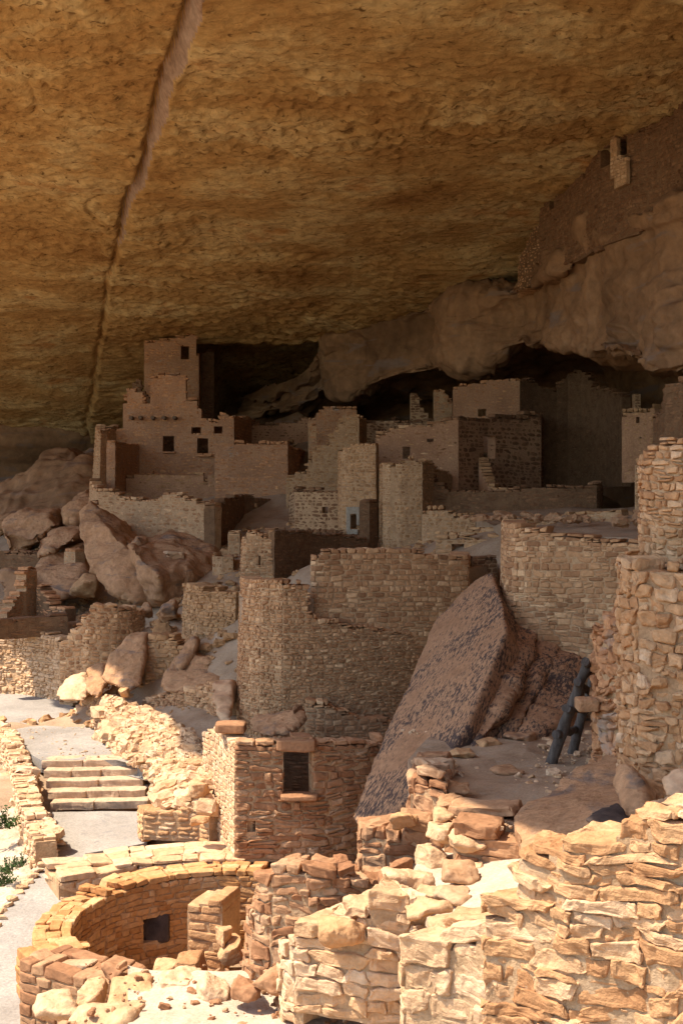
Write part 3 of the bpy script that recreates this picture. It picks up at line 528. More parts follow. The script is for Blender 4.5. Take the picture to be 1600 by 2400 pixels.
wall('court_wall', S([(990,35.6,1100,1215),(1040,35.4,1140,1215),(1073,35.2,1146,1215),(1125,35,1147,1215),(1200,34.8,1142,1215),(1308,34.6,1138,1215),(1372,34.6,1136,1215),(1398,34.6,1128,1215),(1408,34.8,1132,1215),(1412,36.5,1140,1200)]), parent=h, seed=31, **{**MID, 'mat_': 'dark', 'core': 'dmortar'})
wall('terrace_edge', S([(1040,31.6,1246,1300),(1113,31.2,1236,1290),(1200,30.4,1226,1280),(1290,29.4,1212,1270),(1300,29.3,1200,1270),(1370,28.6,1196,1265),(1455,28,1192,1265)]), seed=32, label='low grey kerb wall along the shaded plaza in front of the dark court wall', cat='wall', **{**MID, 'ch': .09})
wall('low_wall', S([(1020,30.6,1256,1330),(1085,30.4,1254,1330),(1086,30.4,1255,1330),(1180,30,1262,1330)]), seed=33, openings=[(1057,1086,1275,1296)], label='low grey wall with a small dark opening behind the round tower top', cat='wall', **{**MID, 'ch': .11, 'sw': .25})
# upper rooms in the recess
h = empty('recess_house', W(1200, 1120, 42), 'dim plastered room with broken rounded wall deep in the recess under the rock band', 'ruin house')
wall('front_wall', S([(1062,41.6,930,1060),(1066,41.6,908,1060),(1072,41.6,901,1060),(1110,41.6,894,1060),(1159,41.6,886,1060),(1217,41.6,886,1060)]), parent=h, seed=34, openings=[(1119,1139,958,978)], **{**MID, 'mat_': 'pink', 'core': 'plaster', 'proud': .004})
wall('round_wall', S([(1218,41.6,886,1140),(1250,42.1,887,1140),(1263,42.25,904,1140),(1303,42.6,910,1140),(1318,42.65,892,1140),(1330,42.7,874,1140),(1360,42.6,862,1140),(1378,42.35,880,1140),(1386,42.2,902,1140),(1420,41.4,912,1140),(1455,40.2,922,1140)]), parent=h, seed=35, **{**MID, 'mat_': 'dark', 'core': 'dmortar', 'proud': .004})
wall('broken_pillar', S([(1016,45,914,1000),(1040,45,912,1000),(1050,45,925,1000),(1059,45,950,1000)]), seed=36, label='short broken masonry pillar in the dark recess, left of the dim plastered room', cat='pillar', **{**MID, 'mat_': 'pink'})
wall('slanting_stub', S([(961,46,918,1005),(978,46,922,1005),(988,46,950,1005),(1000,46,968,1005),(1013,46,985,1005)]), seed=37, label='narrow slanting wall stub in the dark recess, second left of the dim room', cat='wall', **{**MID, 'mat_': 'dark'})
wall('low_wall', S([(842,45.5,968,1060),(855,45.5,985,1060),(900,45.5,982,1060),(964,45,984,1060),(1020,45,990,1060)]), seed=38, label='low dark wall at the mouth of the recess right of the stepped wall', cat='wall', **{**MID, 'mat_': 'dark'})
h = empty('right_room', W(1490, 1100, 35), 'dim plastered room with tiny window at the right edge of the recess', 'ruin house')
wall('front_wall', S([(1456,35.4,966,1130),(1480,35.2,963,1130),(1515,35,960,1130),(1526,34.8,950,1130),(1532,34.8,950,1130)]), parent=h, seed=39, openings=[(1489,1497,977,992),(1497,1502,1024,1031)], **{**MID, 'mat_': 'grey', 'core': 'plaster', 'proud': .004})
wall('rough_wall', S([(1528,29,975,1150),(1545,28.4,960,1150),(1556,28,895,1150),(1600,27.5,888,1150),(1700,27,880,1150)]), parent=h, seed=40, rough=.5, **{**MID, 'mat_': 'dark', 'core': 'dmortar'})
wall('rear_pier', S([(1486,37,918,970),(1500,37,916,970)]), parent=h, seed=41, **{**MID, 'mat_': 'dark'})
wall('rubble_pier', S([(1486,27.6,1090,1185),(1492,27.5,1080,1190),(1515,27.4,1078,1195)]), seed=42, rough=.5, k=3.5, label='narrow stacked rubble pier beside the near right tower at plaza level', cat='pier', **{**MID, 'n': 3})
# ================================================================== THE TALL CENTRAL WALLS
NEAR = dict(t=.4, ch=.088, sw=.15, mat_='tan', core='mortar', proud=.014, gap=.008, namp=.006, n=4, k=9., nfreq=9.)
h = empty('round_tower', W(750, 1790, 25), 'tall pale curved masonry tower wall in three set back tiers at the picture centre', 'tower')
wall('lower_wall', S([(551,27.6,1352,1740),(546,26.2,1352,1740),(556,25.3,1353,1745),(600,24.7,1356,1760),(660,24.5,1362,1800),(728,24.6,1367,1830),(729,24.6,1443,1830),(780,24.75,1452,1830),(830,24.9,1466,1830),(900,25.2,1474,1830),(963,25.5,1482,1830),(1015,25.8,1488,1830),(1110,26.6,1492,1830)]), parent=h, seed=43, batter=.035, rough=.45, openings=[(563,571,1611,1620)], **{**NEAR, 'k': 6., 'sw': .12, 'ch': .075, 'namp': .012})
wall('upper_wall', S([(727,25.2,1312,1520),(736,25.1,1304,1520),(757,25.1,1290,1520),(850,25.3,1287,1520),(985,25.7,1290,1530),(1035,25.9,1297,1600),(1105,26.2,1300,1700),(1112,27.6,1302,1700)]), parent=h, seed=44, openings=[], batter=.02, **{**NEAR, 'ch': .095, 'sw': .17})
wall('base_wall', S([(714,24.25,1640,1830),(760,24.2,1650,1830),(830,24.4,1672,1830),(936,24.8,1692,1830),(1060,25.4,1710,1850)]), parent=h, seed=45, rough=.4, **{**NEAR, 'k': 7.})
wall('return_wall', S([(1107,27.2,1300,1650),(1165,27.4,1306,1650)]), parent=h, seed=46, **{**NEAR, 'mat_': 'dark'})
# earth fills behind the wall tops (room floors)
def fill(name, poly, mat_, label=None, cat=None, kind=None, parent=None, th=.5, noise=.03):
    """flat floor of packed earth: poly of (px, D, z)"""
    P = [((a - 800) / F * D, D, z) for a, D, z in poly]; bm = bmesh.new(); f = bm.faces.new([bm.verts.new(p) for p in P]); bmesh.ops.triangulate(bm, faces=[f])
    for it in range(7):
        lg = [e for e in bm.edges if e.calc_length() > .22]
        if not lg or len(bm.verts) > 9000: break
        bmesh.ops.subdivide_edges(bm, edges=lg, cuts=1); bmesh.ops.triangulate(bm, faces=[q for q in bm.faces if len(q.verts) > 3])
    bm.normal_update()
    if sum(q.normal.z for q in bm.faces) < 0: bmesh.ops.reverse_faces(bm, faces=bm.faces)
    V = np.array([v.co for v in bm.verts]); dz = fbm(V * np.array([1.3, 1.3, 0]) + 3, 5) * noise
    for v, q in zip(bm.verts, dz): v.co.z += q
    ex = bmesh.ops.extrude_face_region(bm, geom=list(bm.faces)); 
    for v in [g for g in ex['geom'] if isinstance(g, bmesh.types.BMVert)]: v.co.z -= th
    bmesh.ops.recalc_face_normals(bm, faces=bm.faces)
    if parent is not None:
        for v in bm.verts: v.co -= Vector(parent.location)
    me = bpy.data.meshes.new(name); bm.to_mesh(me); bm.free(); me.materials.append(M[mat_])
    for q in me.polygons: q.use_smooth = False
    o = link(bpy.data.objects.new(name, me), parent)
    if label or kind: tag(o, label, cat, None, kind)
    return o
fill('room_floor', [(560,27.5,-1.9),(562,25.8,-1.9),(600,25.2,-1.9),(660,25,-1.9),(735,25.1,-1.9),(740,28,-1.9),(700,31,-1.9),(575,31,-1.9)], 'sand', kind='structure')
fill('room_floor', [(740,25.4,-1.35),(850,25.6,-1.35),(985,26,-1.35),(1095,26.5,-1.35),(1155,27.6,-1.35),(1150,30,-1.35),(900,31,-1.35),(750,30,-1.35)], 'sand', kind='structure')
# ---- square room at right
h = empty('square_room', W(1300, 1500, 22), 'broad tan masonry room wall above the dark boulders, left of the near right tower', 'ruin house')
wall('front_wall', S([(1166,27,1230,1680),(1164,24.3,1226,1680),(1168,23.2,1227,1680),(1178,22.6,1226,1680),(1200,22.2,1228,1680),(1206,22.2,1238,1680),(1232,22,1236,1680),(1285,21.8,1234,1680),(1292,21.8,1248,1680),(1340,21.7,1250,1680),(1361,21.6,1249,1680),(1362,21.6,1257,1680),(1412,21.4,1262,1680),(1458,21.2,1266,1680),(1520,21,1268,1680)]),
     parent=h, seed=47, batter=.02, rough=.35, **{**NEAR, 'mat_': 'tan', 'sw': .17, 'ch': .095, 'proud': .006, 'gap': .005})
fill('plaza_floor', [(1190,26,-.62),(1205,22.7,-.6),(1285,22.2,-.56),(1361,22,-.6),(1412,21.8,-.62),(1530,21.5,-.6),(1560,28,-.3),(1480,34,-.1),(1300,35,-.15),(1080,35,-.3),(1120,33,-.4),(1190,29,-.55)], 'sand', kind='structure', noise=.05)
# ---- near right tower
h = empty('round_tower', W(1560, 1900, 14), 'near golden masonry tower cut off by the right edge of the picture', 'tower')
wall('upper_wall', S([(1512,15.8,1080,1330),(1496,14.9,1080,1330),(1500,14.4,1075,1330),(1514,14.2,1072,1330),(1517,14.2,1055,1330),(1538,14.05,1040,1330),(1560,13.95,1034,1330),(1600,13.8,1024,1330),(1680,13.7,1010,1330),(1800,13.8,1010,1330)]), parent=h, seed=48, batter=-.0, **{**NEAR, 'mat_': 'gold', 'ch': .085, 'sw': .14, 'n': 5, 'namp': .014, 'nfreq': 8., 'proud': .02, 'rough': .35})
wall('lower_wall', S([(1495,16,1320,1935),(1460,14.9,1312,1935),(1446,14.2,1311,1935),(1452,13.8,1315,1940),(1490,13.5,1322,1945),(1540,13.35,1328,1950),(1600,13.25,1330,1950),(1680,13.2,1330,1950),(1800,13.3,1330,1950)]), parent=h, seed=49, batter=.0, **{**NEAR, 'mat_': 'gold', 'ch': .11, 'sw': .17, 'n': 6, 'k': 7., 'namp': .03, 'nfreq': 6., 'proud': .03, 'rough': .5, 'gap': .004})
wall('rough_pilaster', S([(1392,17.3,1480,1800),(1388,16.6,1466,1810),(1400,16.2,1462,1815),(1425,15.9,1440,1820),(1450,15.6,1430,1820)]), seed=50, label='rough stacked stone pilaster behind the wooden ladder', cat='wall', **{**NEAR, 'mat_': 'pink', 'ch': .13, 'sw': .2, 'n': 6, 'k': 6., 'namp': .045, 'nfreq': 5., 'rough': .5, 'proud': .04})
block('projecting_block', 1354, 1405, 1640, 1670, 16.0, .3, 'bould', None, seed=5, label='squared stone block projecting from the rough pilaster beside the ladder', cat='stone block')
# ================================================================== ROCK LEDGE RUIN HIGH AT THE RIGHT
h = empty('granary_ruin', W(1400, 560, 34), 'masonry granary wall on the high ledge right under the overhang, with two small openings', 'ruin')
wall('front_wall', S([(1262,37.4,500,650),(1275,37.0,470,640),(1310,35.7,440,620),(1365,34.0,392,600),(1400,32.6,345,580),(1440,31.8,312,560),(1480,31.1,290,545),(1500,30.9,300,535),(1545,30.4,272,520),(1575,29.7,258,515),(1580,29.6,232,515),(1660,28.0,176,500),(1800,25.8,110,470)]), parent=h, seed=61, openings=[(1405,1428,345,390),(1441,1467,320,366),(1286,1296,465,490),(1364,1369,395,420)], t=.4, ch=.11, sw=.2, mat_='dark', core='dmortar', proud=.014, gap=.006, n=3, tjit=1.)
wall('white_pier', S([(1428,31.75,322,395),(1441,31.55,318,440),(1442,31.5,366,440),(1466,31.05,366,430)]), parent=h, seed=62, t=.12, ch=.1, sw=.16, mat_='cream', core='mortar')
wall('rubble_end', S([(1212,41,640,690),(1216,39.8,600,680),(1236,39.2,560,670),(1262,38.5,500,650),(1280,37.8,480,640)]), parent=h, seed=63, t=.6, ch=.09, sw=.2, mat_='gold', core='dmortar', rough=.5, n=3, k=3.5, namp=.015)
wall('inner_wall', S([(1380,35.0,340,440),(1490,32.6,290,420)]), parent=h, seed=64, t=.3, ch=.1, sw=.2, mat_='dark', core='dmortar')
hull_rock('rock_ledge', [slabpts([(1268,640,36.6),(1290,600,36.2),(1325,584,35.3),(1352,600,34.8),(1345,630,34.8),(1326,640,35),(1290,636,35.6)], 2.)], 'cliff', .14, .1, 1.2, ridge=.05, label='jutting block of rock under the high granary wall', cat='rock')
hull_rock('rock_ledge', [slabpts([(1340,560,34.8),(1352,500,34.3),(1400,480,33),(1420,500,32.4),(1412,560,32.4),(1380,572,33.4)], 2.)], 'cliff', .14, .1, 1.2, ridge=.05, label='broken rock face right under the two granary openings', cat='rock')
# ================================================================== LEFT SLOPE: BOULDERS AND SMALL WALLS
hull_rock('boulder', [slabpts([(187,1237,37.5),(189,1198,38),(226,1196,38),(250,1230,37),(287,1268,36.4),(318,1298,36),(338,1344,35.8),(352,1408,35.8),(318,1416,35.2),(268,1388,35.4),(214,1337,36.2),(191,1278,37)], 2.4, .75, (.25, 1, -.1)), slabpts([(188,1205,37.8),(212,1170,38.2),(222,1190,38),(222,1215,37.6),(196,1222,37.6)], 1.)], 'bould', .10, .10, .9, 1, ridge=.05, facet=.07, label='huge upright leaning slab boulder below the left end of the long terrace wall')
hull_rock('boulder', [[W(*p) for p in [(290,1262,37.5),(305,1283,35.4),(337,1363,35.0),(364,1406,34.8),(386,1410,34.8),(372,1352,34.2),(421,1384,35.5),(494,1358,36.6),(499,1296,37.6),(330,1262,38.2),(430,1262,39),(500,1292,38.6),(480,1400,38),(380,1410,38)]]], 'bould', .10, .10, .9, 1, ridge=.05, facet=.07, label='wedge shaped flat topped boulder right of the huge leaning slab')
wall('ruin_stub', S([(340,36.4,1290,1325),(352,36.3,1288,1325)]), seed=66, label='small stub of stacked stones on top of the wedge boulder, left one', cat='wall', t=.3, ch=.09, sw=.18, mat_='tan', rough=.4)
wall('ruin_stub', S([(392,36,1308,1330),(400,36,1300,1330),(432,36.2,1292,1325),(438,37,1296,1325)]), seed=67, label='small stub of masonry on the right of the wedge boulder top', cat='wall', t=.4, ch=.11, sw=.25, mat_='orange', rough=.4)
rock('boulder', 325, 1270, 36.9, 44, 34, 1., 'bould', seed=3, label='squarish block resting on the joint between the two leaning boulders')
rk = [
 ('big dark mound boulder at the left edge against the back cliff', [(0,1160,50),(60,1110,50),(120,1070,50),(165,1060,50),(205,1075,49),(215,1130,48),(205,1215,46),(120,1225,45),(0,1235,45)], 5.),
 ('long rounded boulder at the left edge below the dark mound', [(0,1230,43),(50,1215,43),(112,1203,43),(134,1232,42.6),(100,1262,42),(60,1282,42),(5,1280,42)], 3.),
 ('flat tilted slab left of the leaning slab, under the rounded boulder', [(80,1290,41),(86,1265,41.4),(150,1244,41.4),(180,1250,41),(170,1268,40.6),(105,1302,40.2),(90,1306,40.2)], 2.),
 ('grey boulder wedged behind the top of the huge leaning slab', [(158,1190,44),(170,1150,44.4),(205,1140,44.4),(212,1195,43),(190,1225,42.5),(165,1222,42.5)], 2.4),
 ('smooth bulging boulder face below the flat tilted slab', [(90,1330,40.5),(130,1285,41),(190,1270,41),(200,1330,39),(180,1400,37.5),(120,1400,38),(70,1370,39)], 3.)]
for i, (lb, pts, th) in enumerate(rk): hull_rock('boulder', [slabpts(pts, th, .7, (.1, 1, .1))], 'bould' if i else 'cliff', .14, .2, .6, 2, label=lb, ridge=.09, facet=.10, seed=i)
rock('boulder', 200, 1378, 37.4, 66, 56, 1.6, 'grey', seed=8, label='pitted round boulder under the huge leaning slab')
wall('ruin_wall', S([(150,40,1290,1350),(160,39.8,1286,1350),(176,39.6,1288,1350)]), seed=68, label='crumbling upright wall stub on the slope left of the leaning slab', cat='wall', t=.4, ch=.1, sw=.2, mat_='pink', rough=.5, n=3, k=3.5)
wall('ruin_wall', S([(-20,41,1285,1350),(6,41,1285,1350),(8,41,1290,1350),(92,40.6,1292,1350)]), seed=69, label='low coursed wall at the left edge beneath the rounded boulder', cat='wall', t=.4, ch=.1, sw=.25, mat_='dark', core='dmortar')
h = empty('stair_ruin', W(80, 1440, 36), 'narrow upright ruin wall with stepped triangular sides at the left', 'wall')
wall('upright_wall', S([(18,35,1436,1470),(34,35.4,1412,1460),(50,35.8,1383,1455),(61,36,1376,1450),(62,36,1334,1450),(80,36.4,1332,1450),(88,36.6,1334,1450)]), parent=h, seed=70, t=.35, ch=.1, sw=.2, mat_='pink', core='mortar')
wall('stepped_wall', S([(84,36.2,1372,1450),(92,36,1375,1450),(107,35.8,1392,1450),(116,35.6,1415,1450),(153,35.2,1425,1455)]), parent=h, seed=71, t=.4, ch=.09, sw=.3, mat_='pink', core='dmortar', rough=.4)
wall('pit_wall', S([(-30,33.0,1448,1490),(40,33.6,1446,1490),(100,34,1440,1490),(160,34.2,1436,1490)]), seed=72, label='low dark red curved wall of a small pit at the left edge', cat='wall', t=.4, ch=.1, sw=.4, mat_='dark', core='dmortar')
hull_rock('boulder', [slabpts([(0,1340,39),(30,1345,38.6),(62,1355,38),(60,1400,37),(30,1430,36.4),(0,1430,36.4)], 2.)], 'cliff', .16, .1, .9, label='round dark boulder behind the upright ruin wall at the left edge')
DRY = dict(t=.5, ch=.10, sw=.2, mat_='cream', core='mortar', rough=.5, n=4, k=7., namp=.013, nfreq=7., proud=.035, gap=.003)
wall('dry_stone_wall', S([(-400,34.8,1425,1640),(-60,34.4,1445,1640),(0,34.3,1458,1640),(30,34.2,1466,1642),(80,33.8,1482,1648),(125,33.2,1498,1652),(150,32.8,1506,1655),(175,32.4,1512,1655)]), seed=73, batter=.12, label='sunlit dry stone wall of small cream stones at the left edge above the path', cat='wall', **{**DRY, 'ch': .085, 'sw': .16})
wall('diagonal_wall', S([(138,32.5,1506,1660),(150,32.4,1496,1655),(166,32.3,1474,1645),(182,32.2,1459,1635),(196,32.1,1444,1625),(207,32,1438,1620),(208,32,1413,1620),(240,32,1411,1600),(272,32.1,1409,1570),(274,32.1,1423,1565),(310,32.4,1425,1510),(342,33,1428,1490)]), seed=74, label='stepped golden brown wall climbing right from the dry stone wall', cat='wall', **{**DRY, 'mat_': 'tan', 'k': 4.5, 'namp': .01, 'proud': .015})
h = empty('rubble_wall', W(480, 1600, 29.5), 'weathered rubble wall corner left of the tall curved tower', 'wall')
wall('front_wall', S([(418,31.6,1364,1560),(440,31,1370,1580),(455,30.4,1378,1600),(500,30.2,1382,1620),(546,30,1384,1640)]), parent=h, seed=75, batter=.05, **{**DRY, 'mat_': 'grey', 'ch': .09, 'sw': .15})
wall('rubble_wall', S([(338,29.8,1500,1630),(360,29.7,1490,1630),(405,29.6,1497,1630),(440,29.5,1520,1640)]), seed=76, batter=.08, label='shaded rubble retaining wall between two leaning grey rocks', cat='wall', **{**DRY, 'mat_': 'grey'})
hull_rock('boulder', [slabpts([(245,1590,29.2),(262,1540,29.6),(310,1490,30),(340,1490,29.9),(337,1560,29.2),(330,1600,28.8),(310,1618,28.6),(268,1612,28.7),(250,1605,28.8)], 1.2, .8)], 'bould', .07, .06, 1.5, 1, ridge=.02, label='tilted grey slab with orange foot beside the shaded rubble retaining wall')
hull_rock('boulder', [slabpts([(408,1560,28.9),(430,1510,29.2),(452,1492,29.4),(462,1505,29.2),(455,1545,28.9),(420,1574,28.6)], .9, .8)], 'bould', .09, .04, 1.6, 1, label='pointed grey rock leaning in front of the weathered rubble corner')
hull_rock('boulder', [slabpts([(375,1610,28.2),(400,1550,29),(440,1530,29.2),(520,1560,28.6),(545,1600,28),(500,1625,27.4),(400,1625,27.6)], 1.5, .8)], 'bould', .1, .09, 1.3, 1, ridge=.04, label='broad grey bedrock hump at the foot of the weathered rubble corner')
hull_rock('boulder', [slabpts([(194,1575,30),(240,1560,30.2),(250,1600,29.6),(230,1640,29),(205,1625,29.2)], .9, .8)], 'bould', .07, .06, 1.5, 1, label='grey rock between the bright boulder and the tilted grey slab')
hull_rock('boulder', [slabpts([(130,1625,29.6),(150,1590,30),(190,1582,30),(208,1605,29.7),(204,1640,29.2),(140,1645,29.2)], 1.0, .8)], 'cream', .08, .04, 1.8, 1, label='bright white sunlit boulder at the end of the dry stone wall beside the path')
rock('boulder', 292, 1624, 28.4, 26, 24, .4, 'grey', seed=12, label='small dark grey stone at the foot of the tilted grey slab')
rock('boulder', 348, 1434, 33.5, 34, 44, .8, 'bould', seed=14, label='upright dark rock under the tip of the huge slab, left of two')
rock('boulder', 394, 1432, 33, 44, 52, .9, 'bould', seed=15, label='rounded dark rock under the wedge boulder, right of two')
hull_rock('boulder', [slabpts([(492,1615,25.6),(500,1600,25.8),(542,1598,25.8),(545,1650,25.2),(540,1697,24.6),(518,1697,24.6),(506,1660,25)], .8, .8)], 'orange', .07, .04, 2, 1, ridge=.04, label='upright orange rock column at the left foot of the tall curved tower')
wall('low_wall', S([(330,29,1640,1700),(400,27.6,1618,1690),(450,27,1610,1700),(480,26.4,1600,1710),(505,25.9,1612,1715)]), seed=77, batter=.1, label='low rubble wall crossing from sun into shade left of the orange rock column', cat='wall', **{**DRY, 'mat_': 'tan', 'ch': .08, 'sw': .15})
# ================================================================== PATH, STEPS, BANKS
ZU = -5.1
def up(px, py): D = -ZU * F / (py - HY); return (px, D, ZU)
def lo(px, py): D = 7.035 / ((py - HY) / F + .054); return (px, D, (HY - py) / F * D)
# path in world coordinates; extends out of the frame on the left
fill('path', [(-500,36,ZU),(-60,33,ZU)] + [up(*p) for p in ((0,1618),(60,1630),(140,1642),(200,1672),(262,1752),(345,1800))] + [(342,25.5,ZU),(98,25.45,ZU)] + [up(*p) for p in ((75,1770),(45,1720),(0,1684),(-80,1664))] + [(-500,33,ZU)], 'path', kind='structure', th=.25, noise=.012)
fill('path', [lo(110,1903),lo(345,1900),lo(345,1975),lo(200,2000),lo(110,2180),lo(60,2300),lo(60,2500),(0,13,-6.34),(-150,13,-6.34),(-120,15,-6.2),lo(-60,2260),lo(10,2120),lo(80,2040),lo(125,1975),lo(112,1930)], 'path', kind='structure', th=.3, noise=.012)
h = empty('stone_steps', W(220, 1908, 23.8), 'flight of five wide stone steps in bright sun linking the two path levels', 'steps')
for i in range(5):
    z1 = ZU - .13 * i - .002; z0 = z1 - .15; D = 25.35 - .33 * i; xl = W(97 + i * 5, 1800, D)[0]; xr = W(322 + i * 5, 1800, D)[0]
    nst = [2, 3, 2, 3, 2][i]; rr = random.Random(i + 3); cuts = [xl] + sorted(xl + (xr - xl) * (j + rr.uniform(-.3, .3)) / nst for j in range(1, nst)) + [xr]
    Vv = []; Qq = []; TV, TQ = rounded(8, 30.)
    for j in range(nst):
        a, b = cuts[j], cuts[j + 1]; hsz = np.array([(b - a) / 2 + .004, .26, (z1 - z0) / 2]); cc = np.array([(a + b) / 2, D + .26 + .10 * ((a + b) / 2 - xl) / (xr - xl) * 2, (z0 + z1) / 2])
        V = TV * hsz + cc; V[:, 1] += (V[:, 0] - cc[0]) * .05; V += np.stack([fbm(V * 4 + q + j, 4) for q in (0, 31, 67)], 1) * np.array([.006, .026, .009]); Qq.append(TQ + len(Vv) * len(TV)); Vv.append(V)
    make('step', np.concatenate(Vv), np.concatenate(Qq), [M['step']], None, h, False)
# rubble bank: stones laid over a sloping surface
def bank(name, G, nst, size, mat_, seed, label, cat, core='mortar', flat=.55, n=3, k=3., jut=.5):
    """G: (2+, c, 3) control grid (rows from foot to top)."""
    G = catmull(np.array(G, float), 8); G = catmull(G.transpose(1, 0, 2), 8).transpose(1, 0, 2); r, c, _ = G.shape
    du = np.gradient(G, axis=0); dv = np.gradient(G, axis=1); nn = np.cross(dv, du); nn /= np.linalg.norm(nn, axis=2)[:, :, None]
    area = np.linalg.norm(np.cross(dv, du), axis=2); rr = np.random.RandomState(seed); pr = (area[:-1, :-1] / area[:-1, :-1].sum()).ravel()
    idx = rr.choice(len(pr), nst, p=pr); i = idx // (c - 1); j = idx % (c - 1); f = rr.rand(nst, 2)[:, :, None]
    P = (G[i, j] * (1 - f[:, 0]) + G[i + 1, j] * f[:, 0]) * (1 - f[:, 1]) + (G[i, j + 1] * (1 - f[:, 0]) + G[i + 1, j + 1] * f[:, 0]) * f[:, 1]
    N_ = nn[i, j]; TV, TQ = rounded(n, k); s = size * rr.lognormal(0, .38, nst); dims = np.stack([s * rr.uniform(.7, 1.3, nst), s * rr.uniform(.6, 1, nst), s * flat * rr.uniform(.6, 1.2, nst)], 1)
    th = rr.normal(0, .25, nst); tl = rr.normal(0, .35, nst); yaw = rr.uniform(-.9, .9, nst)
    V = np.repeat(TV[None], nst, 0) * dims[:, None] ; V += rr.normal(0, 1, V.shape) * (s * .10)[:, None, None]
    def rot(V, a, p, q): x = V[:, :, p].copy(); y = V[:, :, q].copy(); ca = np.cos(a)[:, None]; sa = np.sin(a)[:, None]; V[:, :, p] = x * ca - y * sa; V[:, :, q] = x * sa + y * ca
    rot(V, th, 0, 2); rot(V, tl, 1, 2); rot(V, yaw, 0, 1)
    V = V + (P + N_ * (s * jut * rr.uniform(-.2, .7, nst))[:, None])[:, None]; Vs = V.reshape(-1, 3); Qs = (TQ[None] + (np.arange(nst) * len(TV))[:, None, None]).reshape(-1, 4)
    g = G.reshape(-1, 3); ii = np.arange(r - 1)[:, None] * c + np.arange(c - 1)[None]; Qg = np.stack([ii, ii + 1, ii + c + 1, ii + c], -1).reshape(-1, 4) + len(Vs)
    o = make(name, np.concatenate([Vs, g]), np.concatenate([Qs, Qg]), [M[mat_], M[core]], np.concatenate([np.zeros(len(Qs), int), np.ones(len(Qg), int)]), None, False)
    return tag(o, label, cat)
w3 = lambda px, py, D: W(px, py, D)
bank('retaining_bank', [[up3 for up3 in (W(185,1676,30.8), W(215,1700,29.4), W(262,1756,26.6), W(345,1810,24.3), W(366,1880,22.2), W(425,1900,21.6), W(490,1900,21.2))],
                        [W(205,1652,30.6), W(250,1668,28.9), W(310,1715,26.4), W(375,1760,24.4), W(410,1810,22.9), W(450,1850,22), W(500,1850,21.6)],
                        [W(222,1632,30.6), W(275,1640,28.9), W(345,1668,26.9), W(420,1700,25.2), W(470,1745,24), W(500,1780,23.2), W(530,1790,22.8)]], 1500, .085, 'cream', 5, 'sunlit rubble retaining bank of loose cream stones right of the steps', 'stone bank')
rock('boulder', 462, 1848, 21.4, 54, 40, .5, 'cream', seed=22, label='large bright white rock on the rubble bank beside the small tower')
rr = random.Random(4)
for i, (px, py, s) in enumerate([(196,1660,40),(232,1652,44),(262,1636,30),(300,1652,36),(355,1640,34),(385,1632,36)]):
    rock('edge_stone', px, py, 30.2 - i * .35, s, s * .5, None, 'cream', seed=30 + i, label=['flat pale stone at the bend of the path nearest the white boulder', 'flat pale stone on the bank top, second from the white boulder', 'rounded stone at the top of the bank below the tilted grey slab', 'thin pale stone lying on the dusty bank top', 'pale stone at the sunlit start of the low rubble wall', 'pale stone on the sunlit low rubble wall beside the shadow edge'][i], cat='stone')
# left edge retaining wall of the path, with its coping
LW = [(-60,30.4,1668,1740),(0,29.2,1688,1770),(30,28.2,1705,1800),(52,27,1730,1840),(70,26,1762,1880),(80,24.9,1800,1920),(88,23.9,1838,1960),(100,22.8,1880,2000),(118,21.9,1925,2030),(138,21.0,1965,2050)]
wall('path_retaining_wall', S(LW), seed=80, flip=True, batter=.02, label='pale dry stone retaining wall along the outer left edge of the path', cat='wall', **{**DRY, 't': .38, 'ch': .065, 'sw': .13, 'proud': .03, 'wythes': 2})
bank('retaining_slope', [[W(-60,1850,27), W(20,1850,25.5), W(50,1930,23.5), W(70,2000,22), W(100,2040,21)], [W(-60,1770,28.8), W(20,1770,27.3), W(48,1840,25.1), W(75,1920,23.3), W(112,1990,21.7)], [W(-60,1690,30.0), W(20,1705,28.3), W(62,1770,25.9), W(90,1870,23.2), W(128,1950,21.4)]], 650, .08, 'cream', 8, 'pale stacked stone face below the path edge, behind the green shrubs', 'stone bank')
cb = [(138,1982),(128,2000),(118,2015),(104,2030),(92,2043),(80,2056),(66,2070),(54,2082),(42,2095),(30,2110),(20,2124),(10,2140),(2,2156),(-8,2175)]
for i, (px, py) in enumerate(cb):
    D = lo(px, py)[1]; rock('curb_stone', px, py - 4, D, 30, 13, .16, 'cream', rot=.5, seed=50 + i, label='pale flat curb stone in the single row edging the lower path', cat='curb stone', group='single row of curb stones along the lower path')
fill('lower_slope', [(-300,30,-6.5),(0,28,-5.6),(45,25.5,-5.55),(70,23,-5.9),(120,20.6,-6.05),(80,19,-6.1),(0,17.6,-6.15),(-60,16.5,-6.3),(-400,17,-6.9)], 'pale_ground', kind='structure', th=.3, noise=.08)
